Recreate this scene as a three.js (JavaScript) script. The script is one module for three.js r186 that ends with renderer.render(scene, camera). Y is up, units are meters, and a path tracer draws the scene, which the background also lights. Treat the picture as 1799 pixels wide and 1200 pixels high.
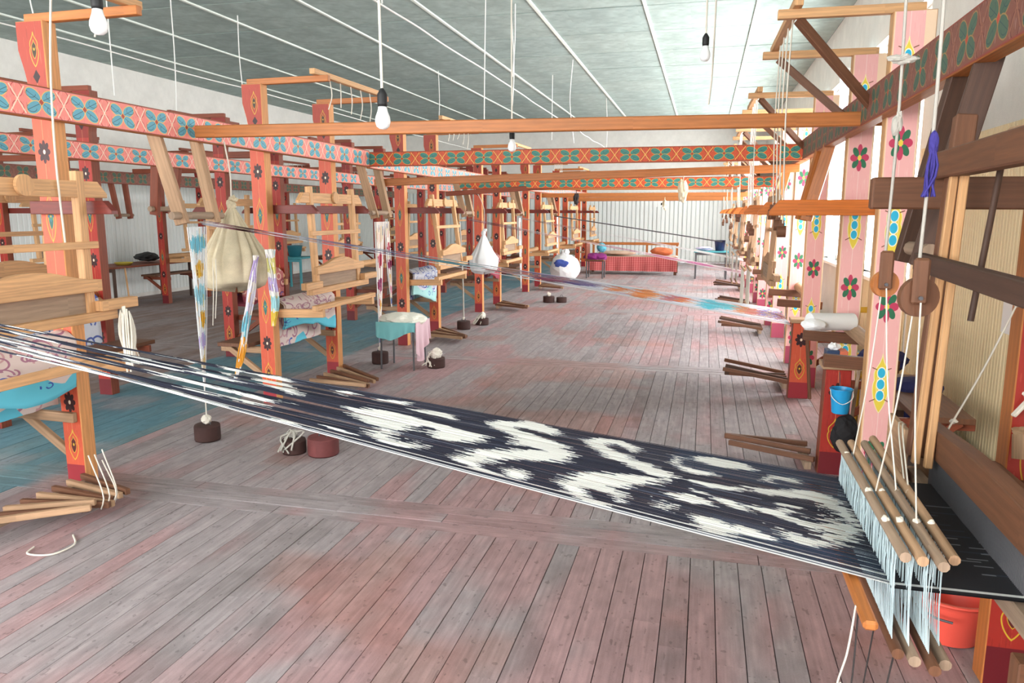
import * as THREE from 'three';
import { mergeGeometries } from 'three/addons/utils/BufferGeometryUtils.js';
import { RectAreaLightUniformsLib } from 'three/addons/lights/RectAreaLightUniformsLib.js';

// ---------- camera, sky, daylight, exposure ----------
const scene = new THREE.Scene();
const camera = new THREE.PerspectiveCamera(48.563, 1799 / 1200, 0.05, 120);
camera.position.set(0, 1.7, 0);
{
  const yaw = THREE.MathUtils.degToRad(14.145), pitch = THREE.MathUtils.degToRad(9.644);
  camera.lookAt(-Math.sin(yaw) * Math.cos(pitch), 1.7 - Math.sin(pitch), -Math.cos(yaw) * Math.cos(pitch));
}
camera.updateMatrixWorld(true);
const renderer = new THREE.WebGLRenderer({ antialias: true });
renderer.toneMapping = THREE.LinearToneMapping;
renderer.toneMappingExposure = 1.22;
renderer.shadowMap.enabled = true;
scene.background = new THREE.Color(0.9, 0.95, 1.0);
scene.backgroundIntensity = 5;
RectAreaLightUniformsLib.init();
// the hall: x from the window-less long wall to the window wall, z from behind the camera to the end wall
const XL = -11.2, XR = 1.85, ZF = -27, ZB = 2.6, YC = 4.5, WT = 0.3;
const WIN = [[-0.3, 1.7], [-10.4, -7.7], [-13.9, -11.2], [-17.4, -14.7], [-20.9, -18.2], [-24.4, -21.7]];  // window openings of the window wall (z ranges)
const WINB = [[-10.6, -8.0], [-7.4, -4.8], [-4.2, -1.6]];  // window openings of the wall behind the camera (x ranges)
const WY0 = 1.0, WY1 = 3.6;
function daylight(x, y, z, tx, tz, w, h, power) {
  const l = new THREE.RectAreaLight(new THREE.Color(1.0, 0.98, 0.95), power, w, h);
  l.position.set(x, y, z); l.lookAt(tx, y, tz); scene.add(l);
}
for (const [a, b] of WIN) daylight(XR + WT + 0.03, (WY0 + WY1) / 2, (a + b) / 2, XL, (a + b) / 2, b - a, WY1 - WY0, 14);
for (const [a, b] of WINB) daylight((a + b) / 2, (WY0 + WY1) / 2, ZB + WT + 0.03, (a + b) / 2, ZF, b - a, WY1 - WY0, 15);

// ---------- helpers ----------
let seed = 1234567;
const rnd = () => { seed = (seed + 0x6d2b79f5) | 0; let t = Math.imul(seed ^ (seed >>> 15), 1 | seed); t = (t + Math.imul(t ^ (t >>> 7), 61 | t)) ^ t; return ((t ^ (t >>> 14)) >>> 0) / 4294967296; };
const rr = (a, b) => a + (b - a) * rnd();
const hash = (x, y) => { let h = Math.imul(x | 0, 374761393) + Math.imul(y | 0, 668265263); h = Math.imul(h ^ (h >>> 13), 1274126177); return ((h ^ (h >>> 16)) >>> 0) / 4294967296; };
const noise = (x, y) => { const i = Math.floor(x), j = Math.floor(y); let f = x - i, g = y - j; f = f * f * (3 - 2 * f); g = g * g * (3 - 2 * g); return (hash(i, j) * (1 - f) + hash(i + 1, j) * f) * (1 - g) + (hash(i, j + 1) * (1 - f) + hash(i + 1, j + 1) * f) * g; };
const fbm = (x, y, n = 4) => { let s = 0, a = 0.5, t = 0; for (let k = 0; k < n; k++) { s += a * noise(x, y); t += a; x = x * 2.03 + 17; y = y * 2.03 + 31; a *= 0.5; } return s / t; };
const clamp = (v, a = 0, b = 1) => Math.min(b, Math.max(a, v)), mix = (a, b, t) => a + (b - a) * t;
const smooth = (a, b, v) => { v = clamp((v - a) / (b - a)); return v * v * (3 - 2 * v); };
const rgb = (r, g, b) => new THREE.Color().setRGB(r / 255, g / 255, b / 255, THREE.SRGBColorSpace);
const V = (x, y, z) => new THREE.Vector3(x, y, z);
const names = {};
const numbered = (n) => { const k = names[n] = (names[n] ?? -1) + 1; return k ? n + '_' + String(k).padStart(3, '0') : n; };
function tag(o, label, category, group, kind) {
  o.userData.label = label; o.userData.category = category;
  if (group) o.userData.group = group;
  if (kind) o.userData.kind = kind;
  return o;
}
function thing(name, label, category, at, group) {  // a Group at the thing's base; its parts are given in room coordinates
  const o = new THREE.Group(); o.name = numbered(name); o.position.set(...at); o.org = at; scene.add(o);
  return tag(o, label, category, group);
}
function struct(name, at = [0, 0, 0]) { const o = new THREE.Group(); o.name = name; o.position.set(...at); o.org = at; o.userData.kind = 'structure'; scene.add(o); return o; }
const orgOf = (p) => { let x = 0, y = 0, z = 0; for (; p; p = p.parent) { x += p.position.x; y += p.position.y; z += p.position.z; } return [x, y, z]; };
function part(name, geos, mat, parent, share) {  // one named mesh; geometry comes in room coordinates
  const list = Array.isArray(geos) ? geos : [geos];
  const g = list.length > 1 ? mergeGeometries(list.map((q) => { const n = q.index ? q.toNonIndexed() : q; for (const k of Object.keys(n.attributes)) if (!['position', 'normal', 'uv', 'color'].includes(k)) n.deleteAttribute(k); return n; })) : list[0];
  const o = parent ? orgOf(parent) : [0, 0, 0];
  if (!share) g.translate(-o[0], -o[1], -o[2]);
  const m = new THREE.Mesh(g, mat); m.name = name; m.castShadow = m.receiveShadow = true;
  (parent ?? scene).add(m); return m;
}
function single(name, geos, mat, label, category, at, group) {  // a thing that is one mesh
  const list = Array.isArray(geos) ? geos : [geos];
  const g = list.length > 1 ? mergeGeometries(list.map((q) => q.index ? q.toNonIndexed() : q)) : list[0];
  g.translate(-at[0], -at[1], -at[2]);
  const m = new THREE.Mesh(g, mat); m.name = numbered(name); m.position.set(...at); m.castShadow = m.receiveShadow = true; scene.add(m);
  return tag(m, label, category, group);
}
function cbox(L, H, W, b = 0.003) {  // box with chamfered edges, uv in metres, grain along x
  b = Math.min(b, L * 0.3, H * 0.3, W * 0.3);
  const h = [L / 2, H / 2, W / 2], pos = [];
  const pt = (ax, s) => s.map((v, i) => v * (i === ax ? h[i] : h[i] - b));
  const tri = (a, b2, c) => {
    const n = [(b2[1] - a[1]) * (c[2] - a[2]) - (b2[2] - a[2]) * (c[1] - a[1]), (b2[2] - a[2]) * (c[0] - a[0]) - (b2[0] - a[0]) * (c[2] - a[2]), (b2[0] - a[0]) * (c[1] - a[1]) - (b2[1] - a[1]) * (c[0] - a[0])];
    const d = n[0] * (a[0] + b2[0] + c[0]) + n[1] * (a[1] + b2[1] + c[1]) + n[2] * (a[2] + b2[2] + c[2]);
    if (d >= 0) pos.push(...a, ...b2, ...c); else pos.push(...a, ...c, ...b2);
  };
  const quad = (a, b2, c, d) => { tri(a, b2, c); tri(a, c, d); };
  const S = [-1, 1];
  for (let ax = 0; ax < 3; ax++) { const u = (ax + 1) % 3, v = (ax + 2) % 3; for (const s of S) { const q = [[-1, -1], [1, -1], [1, 1], [-1, 1]].map(([p, r]) => { const a = []; a[ax] = s; a[u] = p; a[v] = r; return pt(ax, a); }); quad(...q);
    for (const p of S) { const e = S.map((r) => { const a = []; a[ax] = s; a[u] = p; a[v] = r; return a; }); quad(pt(ax, e[0]), pt(ax, e[1]), pt(u, e[1]), pt(u, e[0])); } } }
  for (const x of S) for (const y of S) for (const z of S) tri(pt(0, [x, y, z]), pt(1, [x, y, z]), pt(2, [x, y, z]));
  const g = new THREE.BufferGeometry(); g.setAttribute('position', new THREE.Float32BufferAttribute(pos, 3)); g.computeVertexNormals();
  return grain(g, 0);
}
function grain(g, axis) {  // uv in metres, u along the given axis, each piece cut from its own place in the timber
  if (g.index) g = g.toNonIndexed();
  const p = g.attributes.position, n = g.attributes.normal, uv = new Float32Array(p.count * 2), u0 = rnd() * 7, v0 = rnd() * 7, A = ['getX', 'getY', 'getZ'];
  const o = [0, 1, 2].filter((k) => k !== axis);
  for (let i = 0; i < p.count; i++) {
    const na = Math.abs(n[A[axis]](i));
    uv[2 * i] = (na > 0.7 ? p[A[o[0]]](i) : p[A[axis]](i)) + u0;
    uv[2 * i + 1] = (na > 0.7 ? p[A[o[1]]](i) : Math.abs(n[A[o[0]]](i)) > Math.abs(n[A[o[1]]](i)) ? p[A[o[1]]](i) : p[A[o[0]]](i)) + v0;
  }
  g.setAttribute('uv', new THREE.BufferAttribute(uv, 2)); return g;
}
function orient(g, a, b, up = V(0, 1, 0)) {  // lay a geometry built along x from a to b
  const d = b.clone().sub(a).normalize(); if (Math.abs(d.dot(up)) > 0.98) up = V(1, 0, 0);
  const z = d.clone().cross(up).normalize(), y = z.clone().cross(d);
  return g.applyMatrix4(new THREE.Matrix4().makeBasis(d, y, z).setPosition(a.clone().add(b).multiplyScalar(0.5)));
}
const arr = (v) => v.isVector3 ? v : V(...v);
function stick(a, b, h, w, bev = 0.003, up) { a = arr(a); b = arr(b); return orient(cbox(a.distanceTo(b), h, w, bev), a, b, up); }
function rod(a, b, r, seg = 8, r2 = r) { a = arr(a); b = arr(b); const L = a.distanceTo(b); let g = new THREE.CylinderGeometry(r2, r, L, seg, 1); g.rotateZ(-Math.PI / 2); g = grain(g, 0); return orient(g, a, b); }
function box(x0, x1, y0, y1, z0, z1, bev = 0.003) { // grain along the longest side
  const L = [x1 - x0, y1 - y0, z1 - z0]; const k = L.indexOf(Math.max(...L));
  const c = V((x0 + x1) / 2, (y0 + y1) / 2, (z0 + z1) / 2), d = V(k === 0, k === 1, k === 2).multiplyScalar(L[k] / 2);
  const g = k === 0 ? cbox(L[0], L[1], L[2], bev) : k === 1 ? cbox(L[1], L[0], L[2], bev).rotateZ(Math.PI / 2) : cbox(L[2], L[1], L[0], bev).rotateY(-Math.PI / 2);
  return g.translate(c.x, c.y, c.z);
}
function tube(pts, r, seg, rad = 5, closed = false) { const c = new THREE.CatmullRomCurve3(pts.map(arr), closed, 'centripetal'); return new THREE.TubeGeometry(c, seg ?? pts.length * 4, r, rad, closed).toNonIndexed(); }
function lathe(prof, x, y, z, seg = 24) { return new THREE.LatheGeometry(prof.map(([r, h]) => new THREE.Vector2(r, h)), seg).translate(x, y, z).toNonIndexed(); }
function ball(x, y, z, r, sx = 1, sy = 1, sz = 1, lump = 0, d = 2) {  // a lumpy knot or bundle
  const g = new THREE.IcosahedronGeometry(1, d), p = g.attributes.position, k = rnd() * 50;
  for (let i = 0; i < p.count; i++) { const q = V(p.getX(i), p.getY(i), p.getZ(i)); const f = 1 + lump * (fbm(q.x * 2 + k + 9, q.y * 2 + q.z * 1.7 + k + 9, 3) - 0.5) * 2; p.setXYZ(i, x + q.x * r * sx * f, y + q.y * r * sy * f, z + q.z * r * sz * f); }
  g.computeVertexNormals(); return g;
}
function pointed(L, h, w, tip = 0.06, both = false) {  // board along x with its lower corner cut away at the end
  const s = new THREE.Shape(); s.moveTo(-L / 2 + (both ? tip : 0), h / 2); s.lineTo(L / 2 - tip * 0.9, h / 2); s.lineTo(L / 2, -h * 0.28); s.lineTo(L / 2, -h / 2); s.lineTo(-L / 2, -h / 2); if (both) { s.lineTo(-L / 2, -h * 0.28); }
  const g = new THREE.ExtrudeGeometry(s, { depth: w - 0.006, bevelEnabled: true, bevelThickness: 0.003, bevelSize: 0.003, bevelSegments: 1 }); g.translate(0, 0, -w / 2 + 0.003); return grain(g, 0);
}
// ---------- textures ----------
function dataTex(w, h, f, srgb = true) {
  const d = new Uint8Array(w * h * 4);
  for (let y = 0; y < h; y++) for (let x = 0; x < w; x++) { const c = f(x, y), i = 4 * (y * w + x); d[i] = clamp(c[0], 0, 255); d[i + 1] = clamp(c[1], 0, 255); d[i + 2] = clamp(c[2], 0, 255); d[i + 3] = 255; }
  const t = new THREE.DataTexture(d, w, h); t.wrapS = t.wrapT = THREE.RepeatWrapping; t.magFilter = THREE.LinearFilter; t.minFilter = THREE.LinearMipmapLinearFilter; t.generateMipmaps = true; if (srgb) t.colorSpace = THREE.SRGBColorSpace; t.needsUpdate = true; return t;
}
function canvasTex(w, h, draw, repeat = true) {
  const c = document.createElement('canvas'); c.width = w; c.height = h; const x = c.getContext('2d'); draw(x, w, h);
  const t = new THREE.CanvasTexture(c); t.colorSpace = THREE.SRGBColorSpace; if (repeat) t.wrapS = t.wrapT = THREE.RepeatWrapping; t.anisotropy = 8; return t;
}
const woodTex = dataTex(512, 256, (x, y) => {  // 1 m of grain by 0.25 m
  const u = x / 512, v = y / 256, w = Math.sin((v * 9 + 1.6 * fbm(u * 3, v * 6, 3)) * Math.PI * 2), f = fbm(u * 14, v * 160, 3), k = 222 + 9 * w + 34 * (f - 0.5) + 30 * (fbm(u * 5, v * 5) - 0.5);
  return [k, k * 0.985, k * 0.96];
}); woodTex.repeat.set(1, 4);
const grimeTex = dataTex(512, 512, (x, y) => { const u = x / 512, v = y / 512; let k = 228 + 50 * (fbm(u * 8, v * 8, 5) - 0.5) + 22 * (rnd() - 0.5); return [k, k, k]; });
const wood = (r, g, b, rough = 0.62) => new THREE.MeshStandardMaterial({ color: rgb(r, g, b), map: woodTex, roughness: rough, bumpMap: woodTex, bumpScale: 0.0006 });
const plain = (r, g, b, rough = 0.7, o = {}) => new THREE.MeshStandardMaterial({ color: rgb(r, g, b), roughness: rough, ...o });
const M = {
  pine: wood(234, 184, 134), peach: wood(240, 172, 110), varnish: wood(206, 128, 66, 0.5), orange: wood(220, 122, 44, 0.42), brown: wood(124, 82, 58), dark: wood(88, 62, 50), grey: wood(176, 152, 132, 0.75),
  redwood: wood(128, 46, 36, 0.5), redbrown: wood(150, 74, 48, 0.55), worn: wood(196, 160, 128, 0.7),
  cord: plain(222, 216, 204, 0.9), greycord: plain(176, 172, 164, 0.9), darkcord: plain(56, 50, 50, 0.9), purple: plain(60, 52, 132, 0.9),
  white: plain(236, 236, 232, 0.75), cream: plain(226, 212, 184, 0.9), iron: plain(72, 44, 40, 0.8, { map: grimeTex }), black: plain(26, 26, 28, 0.6), steel: plain(92, 92, 96, 0.5, { metalness: 0.4 }),
  teal: plain(70, 150, 160, 0.55), navy: plain(40, 44, 96, 0.9), tealpipe: plain(42, 116, 116, 0.4), yellow: plain(222, 170, 50, 0.45),
};
for (const k in M) M[k].side = THREE.FrontSide;
for (const k of ['cream', 'white', 'cord', 'navy']) M[k].side = THREE.DoubleSide;

// painted ornament: flower, pointed medallion
function flower(x, cx, cy, r, petals, leaf, eye, n = 8) {
  for (let k = 0; k < n; k++) { x.save(); x.translate(cx, cy); x.rotate(k * Math.PI * 2 / n); x.fillStyle = k % 2 ? leaf : petals; x.beginPath(); x.ellipse(0, -r * 0.62, r * 0.27, r * 0.42, 0, 0, 7); x.fill(); x.restore(); }
  x.fillStyle = eye; x.beginPath(); x.arc(cx, cy, r * 0.2, 0, 7); x.fill();
}
function medallion(x, cx, cy, w, h, line, fill, core) {
  x.lineWidth = 5; x.strokeStyle = line;
  const path = (k) => { x.beginPath(); x.moveTo(cx, cy - h * k); x.bezierCurveTo(cx + w * 0.2 * k, cy - h * 0.5 * k, cx + w * 1.2 * k, cy - h * 0.55 * k, cx + w * 0.8 * k, cy - h * 0.1 * k); x.bezierCurveTo(cx + w * 1.3 * k, cy + h * 0.2 * k, cx + w * 0.6 * k, cy + h * 0.8 * k, cx, cy + h * k); x.bezierCurveTo(cx - w * 0.6 * k, cy + h * 0.8 * k, cx - w * 1.3 * k, cy + h * 0.2 * k, cx - w * 0.8 * k, cy - h * 0.1 * k); x.bezierCurveTo(cx - w * 1.2 * k, cy - h * 0.55 * k, cx - w * 0.2 * k, cy - h * 0.5 * k, cx, cy - h * k); };
  path(1); if (fill) { x.fillStyle = fill; x.fill(); } x.stroke();
  path(0.55); x.fillStyle = core; x.fill(); x.lineWidth = 3; x.stroke();
  x.fillStyle = line; x.beginPath(); x.arc(cx, cy, w * 0.18, 0, 7); x.fill();
}
function wearOver(x, w, h, n, cols) { for (let k = 0; k < n; k++) { x.fillStyle = cols[k % cols.length]; x.globalAlpha = 0.1 + 0.25 * rnd(); const a = rnd() * w, b = rnd() * h; x.beginPath(); x.ellipse(a, b, 1 + rnd() * 3, 4 + rnd() * 26, 0, 0, 7); x.fill(); } x.globalAlpha = 1; }
const PH = 2.77;  // post height in metres; canvas 160 wide by 2048 high
const Yc = (y) => 2048 * (1 - y / PH);
const redPost = (bg, bg2, foot) => canvasTex(160, 2048, (x, w, h) => {
  x.fillStyle = bg; x.fillRect(0, 0, w, h); x.fillStyle = bg2; x.fillRect(0, Yc(2.77), w, 300); wearOver(x, w, h, 240, [bg2, '#00000055', '#e08060']);
  x.strokeStyle = '#d8a070'; x.lineWidth = 2.5; x.beginPath(); x.moveTo(80, Yc(2.5)); x.lineTo(80, Yc(0.35)); x.stroke();
  medallion(x, 80, Yc(2.62), 34, 70, '#c8a030', null, '#3a2416'); x.fillStyle = '#2a1014'; x.save(); x.translate(80, Yc(2.47)); x.rotate(0.785); x.fillRect(-20, -20, 40, 40); x.restore();
  for (const y of [2.05, 1.27, 0.55]) flower(x, 80, Yc(y), 48, '#3a1014', '#2c0c10', '#e8d8c0');
  for (const y of [1.68, 0.88]) { medallion(x, 80, Yc(y), 38, 110, '#d0a428', null, '#1f5a58'); flower(x, 80, Yc(y), 24, '#2a6a80', '#3c7a50', '#d0a428'); }
  medallion(x, 80, Yc(0.28), 40, 72, '#d0b030', null, '#5a1a1c');
  x.fillStyle = foot; x.fillRect(0, Yc(0.15), w, 2048);
}, false);
const pinkTex = canvasTex(192, 2048, (x, w, h) => {
  x.fillStyle = '#efb4b2'; x.fillRect(0, 0, w, h); wearOver(x, w, h, 300, ['#f6cfc8', '#e59aa0', '#f8e6da']);
  x.fillStyle = '#f0d2b4'; x.fillRect(0, 0, 12, h); x.fillRect(w - 14, 0, 14, h);
  x.strokeStyle = '#f8dcd6'; x.lineWidth = 3; x.beginPath(); x.moveTo(96, 0); x.lineTo(96, h); x.stroke();
  const med = (y, k = 1) => { medallion(x, 96, Yc(y), 50 * k, 130 * k, '#f2e6b0', '#e8d048', '#e8d048'); x.fillStyle = '#28b4dc'; for (const d of [-46, 4, 54]) { x.strokeStyle = '#f6f2e0'; x.lineWidth = 5; x.beginPath(); x.ellipse(96, Yc(y) + d * k, 25 * k, 24 * k, 0, 0, 7); x.fill(); x.stroke(); } x.strokeStyle = '#7a4a30'; x.lineWidth = 4; for (const s of [-1, 1]) { x.beginPath(); x.moveTo(96 + s * 28, Yc(y) - 60); x.lineTo(96 + s * 58, Yc(y) - 68); x.moveTo(96 + s * 28, Yc(y) + 70); x.lineTo(96 + s * 62, Yc(y) + 82); x.stroke(); } };
  med(2.5, 0.8); med(1.62); med(0.72);
  for (const y of [2.08, 1.17, 0.3]) flower(x, 96, Yc(y), 66, '#c23a5e', '#2c7050', '#e8d048');
  x.fillStyle = '#b8506a'; x.fillRect(0, Yc(0.2), w, h);
}, false);
const beamTex = (bg, wing, edge, cross, ring) => canvasTex(512, 256, (x, w, h) => {  // 0.36 m of painted beam by its height
  x.fillStyle = bg; x.fillRect(0, 0, w, h); wearOver(x, w, h, 120, [edge, '#ffffff', '#80403a']);
  x.lineWidth = 6; x.strokeStyle = ring; for (const cx of [0, 512]) for (const cy of [56, 200]) { x.beginPath(); x.ellipse(cx, cy, 62, 56, 0, 0, 7); x.stroke(); }
  x.lineWidth = 12; x.strokeStyle = cross; for (const cx of [0, 512]) { x.beginPath(); x.moveTo(cx - 80, 20); x.lineTo(cx + 80, 236); x.moveTo(cx + 80, 20); x.lineTo(cx - 80, 236); x.stroke(); }
  for (const [sx, sy] of [[-1, -1], [1, -1], [1, 1], [-1, 1]]) { x.fillStyle = wing; x.strokeStyle = edge; x.lineWidth = 7; x.beginPath(); x.ellipse(256 + sx * 84, 128 + sy * 50, 84, 50, sx * sy * 0.4, 0, 7); x.fill(); x.stroke(); x.strokeStyle = '#24444a'; x.lineWidth = 4; x.beginPath(); x.moveTo(256 + sx * 20, 128 + sy * 14); x.lineTo(256 + sx * 160, 128 + sy * 78); x.stroke(); x.beginPath(); x.ellipse(256 + sx * 110, 128 + sy * 58, 52, 30, 0, 0, 4); x.stroke(); }
  x.fillStyle = '#b0402c'; x.save(); x.translate(256, 128); x.rotate(0.785); x.fillRect(-22, -22, 44, 44); x.strokeStyle = edge; x.lineWidth = 6; x.strokeRect(-22, -22, 44, 44); x.restore();
  x.fillStyle = '#8a3a30'; x.fillRect(0, 0, w, 7); x.fillRect(0, h - 8, w, 8);
});
M.postA = plain(255, 255, 255, 0.5, { map: redPost('#cc5436', '#a53a28', '#982430') });
M.postB = plain(255, 255, 255, 0.5, { map: redPost('#a82c22', '#862018', '#6e1620') });
M.postR = plain(255, 255, 255, 0.5, { map: pinkTex });
M.beamPink = plain(255, 255, 255, 0.55, { map: beamTex('#ee8a80', '#5fa6bc', '#ecc36a', '#f6d8c0', '#c23c3c') });
M.beamRed = plain(255, 255, 255, 0.55, { map: beamTex('#d2532e', '#3f8a80', '#e0b040', '#eec060', '#8e2620') });
M.beamDark = plain(255, 255, 255, 0.6, { map: beamTex('#7c4a3e', '#47604f', '#9a7a4a', '#94604c', '#5c2420') });

// ---------- floor: painted boards in bays, with cross boards between the bays ----------
const floor = struct('floor');
M.board = plain(255, 255, 255, 0.62, { vertexColors: true, roughness: 0.68 });
M.board.map = dataTex(512, 1024, (x, y) => { const u = x / 512, v = y / 1024, s = fbm(u * 90, v * 9, 3), p = fbm(u * 24 + 5, v * 24, 4), k = 226 + 44 * (s - 0.5) + 40 * (p - 0.5) + 16 * (rnd() - 0.5) - (fbm(u * 60 + 3, v * 60 + 8, 2) > 0.8 ? 30 : 0); return [k, k, k]; });
M.board.bumpMap = M.board.map; M.board.bumpScale = 0.0008;
const RED = rgb(188, 146, 148), GRY = rgb(175, 166, 169), DRK = rgb(122, 113, 114), BRN = rgb(150, 126, 120), BLU = rgb(96, 142, 158), BL2 = rgb(114, 146, 154), ORG = rgb(180, 122, 108);
function floorColor(x, z, k, grimy) {  // worn oxide paint: streaky patches rubbed to grey wood, some boards black with grime, a strip painted blue between the loom rows
  const c = new THREE.Color(), n = 0.6 * fbm(x * 1.3 + 40, z * 0.7 + 90, 4) + 0.4 * fbm(x * 9 + 3, z * 1.9 + 11, 3) + (k - 0.5) * 0.2;
  if (x > -5.62 && x < -4.12) { c.copy(BLU).lerp(BL2, smooth(0.4, 0.65, n)); c.lerp(GRY, 0.5 * smooth(0.54, 0.7, fbm(x * 3, z * 2 + 7, 3))); return c; }
  if (x <= -5.62) { c.copy(BRN).lerp(GRY, 0.6 * smooth(0.4, 0.6, n)); return c; }
  c.copy(RED).lerp(GRY, 0.22 + 0.74 * smooth(0.38, 0.54, n));
  c.lerp(ORG, 0.45 * smooth(0.6, 0.68, fbm(x * 1.1 + 7, z * 1.3 + 3, 3)));
  if (grimy) c.lerp(DRK, 0.4 * smooth(0.34, 0.62, fbm(x * 23 + 5, z * 4.2 + 2, 4)));
  return c;
}
function plank(x0, x1, z0, z1, top) {
  const alongX = x1 - x0 > z1 - z0, L = alongX ? x1 - x0 : z1 - z0, n = Math.max(2, Math.round(L / 0.12)), k = rnd(), dark = rr(0.95, 1.04), grimy = rnd() < 0.1;
  const g = new THREE.BoxGeometry(x1 - x0, 0.03, z1 - z0, alongX ? n : 1, 1, alongX ? 1 : n); g.translate((x0 + x1) / 2, top - 0.015, (z0 + z1) / 2);
  const p = g.attributes.position, c = new Float32Array(p.count * 3), uv = g.attributes.uv, mx = (x0 + x1) / 2, mz = (z0 + z1) / 2, o = rnd() * 3;
  for (let i = 0; i < p.count; i++) { const x = p.getX(i), z = p.getZ(i), q = floorColor(mix(mx, x, alongX ? 1 : 0.3), mix(mz, z, alongX ? 0.3 : 1), k, grimy); c[3 * i] = q.r * dark; c[3 * i + 1] = q.g * dark; c[3 * i + 2] = q.b * dark; if (alongX) uv.setXY(i, z + o, x / 2); else uv.setXY(i, x + o, z / 2 + o); }
  g.setAttribute('color', new THREE.BufferAttribute(c, 3)); return g;
}
{
  part('subfloor', box(XL - WT, XR + WT, -0.12, -0.034, ZF - WT, ZB + WT, 0), plain(34, 26, 24, 1), floor);
  const all = [], PW = 0.112; let z = ZB;
  const add = (x0, x1, z0, z1) => {
    let s = 0; for (let k = 0; k < 16; k++) { const q = V(mix(x0, x1, x1 - x0 > z1 - z0 ? k / 15 : 0.5), 0, mix(z0, z1, z1 - z0 > x1 - x0 ? k / 15 : 0.5)), d = q.distanceTo(camera.position), e = q.clone().project(camera); if (e.z < 1 && Math.abs(e.x) < 1 && Math.abs(e.y) < 1) s += (z1 - z0) * (x1 - x0) / (d * d * d); }
    all.push({ s, g: plank(x0, x1, z0, z1, rr(-0.003, 0)) });
  };
  const bays = [[ZB, -3.66], [-4.02, -8.2], [-8.56, -13.0], [-13.4, -18.0], [-18.4, -22.6], [-23, ZF]];
  bays.forEach(([a, b], i) => {
    for (let x = XL; x < XR - 0.02; x += PW) { const x1 = Math.min(XR, x + PW - 0.004); const cut = i < 3 && rnd() < 0.4 ? mix(a, b, rr(0.25, 0.75)) : null; if (cut) { add(x, x1, cut + 0.003, a); add(x, x1, b, cut - 0.003); } else add(x, x1, b, a); }
    if (i < bays.length - 1) { const n = 3, w = (b - bays[i + 1][0]) / n; for (let k = 0; k < n; k++) { let x = XL; while (x < XR - 0.05) { const x1 = Math.min(XR, x + rr(2.2, 4)); add(x, x1 - 0.004, b - (k + 1) * w + 0.004, b - k * w - 0.004); x = x1; } } }
  });
  all.sort((p, q) => q.s - p.s);
  all.slice(0, 300).forEach((a, i) => part(i ? 'plank_' + String(i).padStart(3, '0') : 'plank', a.g, M.board, floor));
  part('far_planks', all.slice(300).map((a) => a.g), M.board, floor).userData.kind = 'stuff';
}
// ---------- ceiling: fibre panels with cover battens ----------
const ceiling = struct('ceiling');
M.panel = plain(180, 199, 193, 0.85, { map: grimeTex }); M.panel2 = plain(175, 195, 190, 0.85, { map: grimeTex }); M.batten = plain(226, 234, 226, 0.8);
{
  part('ceiling_slab', box(XL - WT, XR + WT, YC + 0.014, YC + 0.2, ZF - WT, ZB + WT, 0), plain(70, 78, 76, 1), ceiling);
  const PX = 1.487, PZ = 1.5; let i = 0;
  for (let x = 0.572 - 8 * PX; x < XR; x += PX) for (let z = -11.1 + 10 * PZ; z > ZF; z -= PZ) {
    const a = Math.max(XL, x + 0.008), b = Math.min(XR, x + PX - 0.008), c = Math.max(ZF, z - PZ + 0.017), d = Math.min(ZB, z - 0.017); if (b - a < 0.05 || d - c < 0.05) continue;
    part(i ? 'panel_' + String(i).padStart(3, '0') : 'panel', box(a, b, YC, YC + 0.014, c, d, 0.004).translate(0, rr(-0.003, 0.003), 0), rnd() < 0.5 ? M.panel : M.panel2, ceiling); i++;
  }
  for (let k = -7; k <= 0; k++) part(k + 7 ? 'batten_' + String(k + 7).padStart(3, '0') : 'batten', box(0.572 + k * PX - 0.022, 0.572 + k * PX + 0.022, YC - 0.022, YC + 0.004, ZF, ZB, 0.003), M.batten, ceiling);
}
// ---------- walls ----------
M.plaster = plain(244, 242, 236, 0.9, { map: dataTex(256, 256, (x, y) => { const u = x / 256, v = y / 256, k = 240 + 20 * (fbm(u * 6, v * 6, 4) - 0.5) + 8 * (rnd() - 0.5); return [k, k, k]; }) }); M.ribbed = plain(236, 240, 238, 0.45); M.beige = plain(226, 206, 164, 0.55); 
function ribbedSheet(len, h, pitch, depth) {  // a sheet of vertical ribs standing in the xy plane
  const n = Math.round(len / pitch), pos = [], P = []; const w = len / n;
  for (let k = 0; k < n; k++) { const x = k * w, j = rr(0.85, 1.15); P.push([x, 0], [x + w * 0.13, 0], [x + w * 0.2, depth * j], [x + w * 0.93, depth * j]); } P.push([len, 0]);
  for (let k = 0; k < P.length - 1; k++) { const [a, b] = P[k], [c, d] = P[k + 1]; pos.push(a, 0, b, c, 0, d, c, h, d, a, 0, b, c, h, d, a, h, b); }
  for (let k = 0; k < P.length - 1; k++) { const [a, b] = P[k], [c, d] = P[k + 1]; pos.push(a, h, b, c, h, d, c, h, -0.004, a, h, b, c, h, -0.004, a, h, -0.004); }
  const g = new THREE.BufferGeometry(); g.setAttribute('position', new THREE.Float32BufferAttribute(pos, 3)); g.computeVertexNormals(); g.setAttribute('uv', new THREE.Float32BufferAttribute(new Float32Array(pos.length / 3 * 2), 2)); return g;
}
const uvWall = (g) => g;
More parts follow.
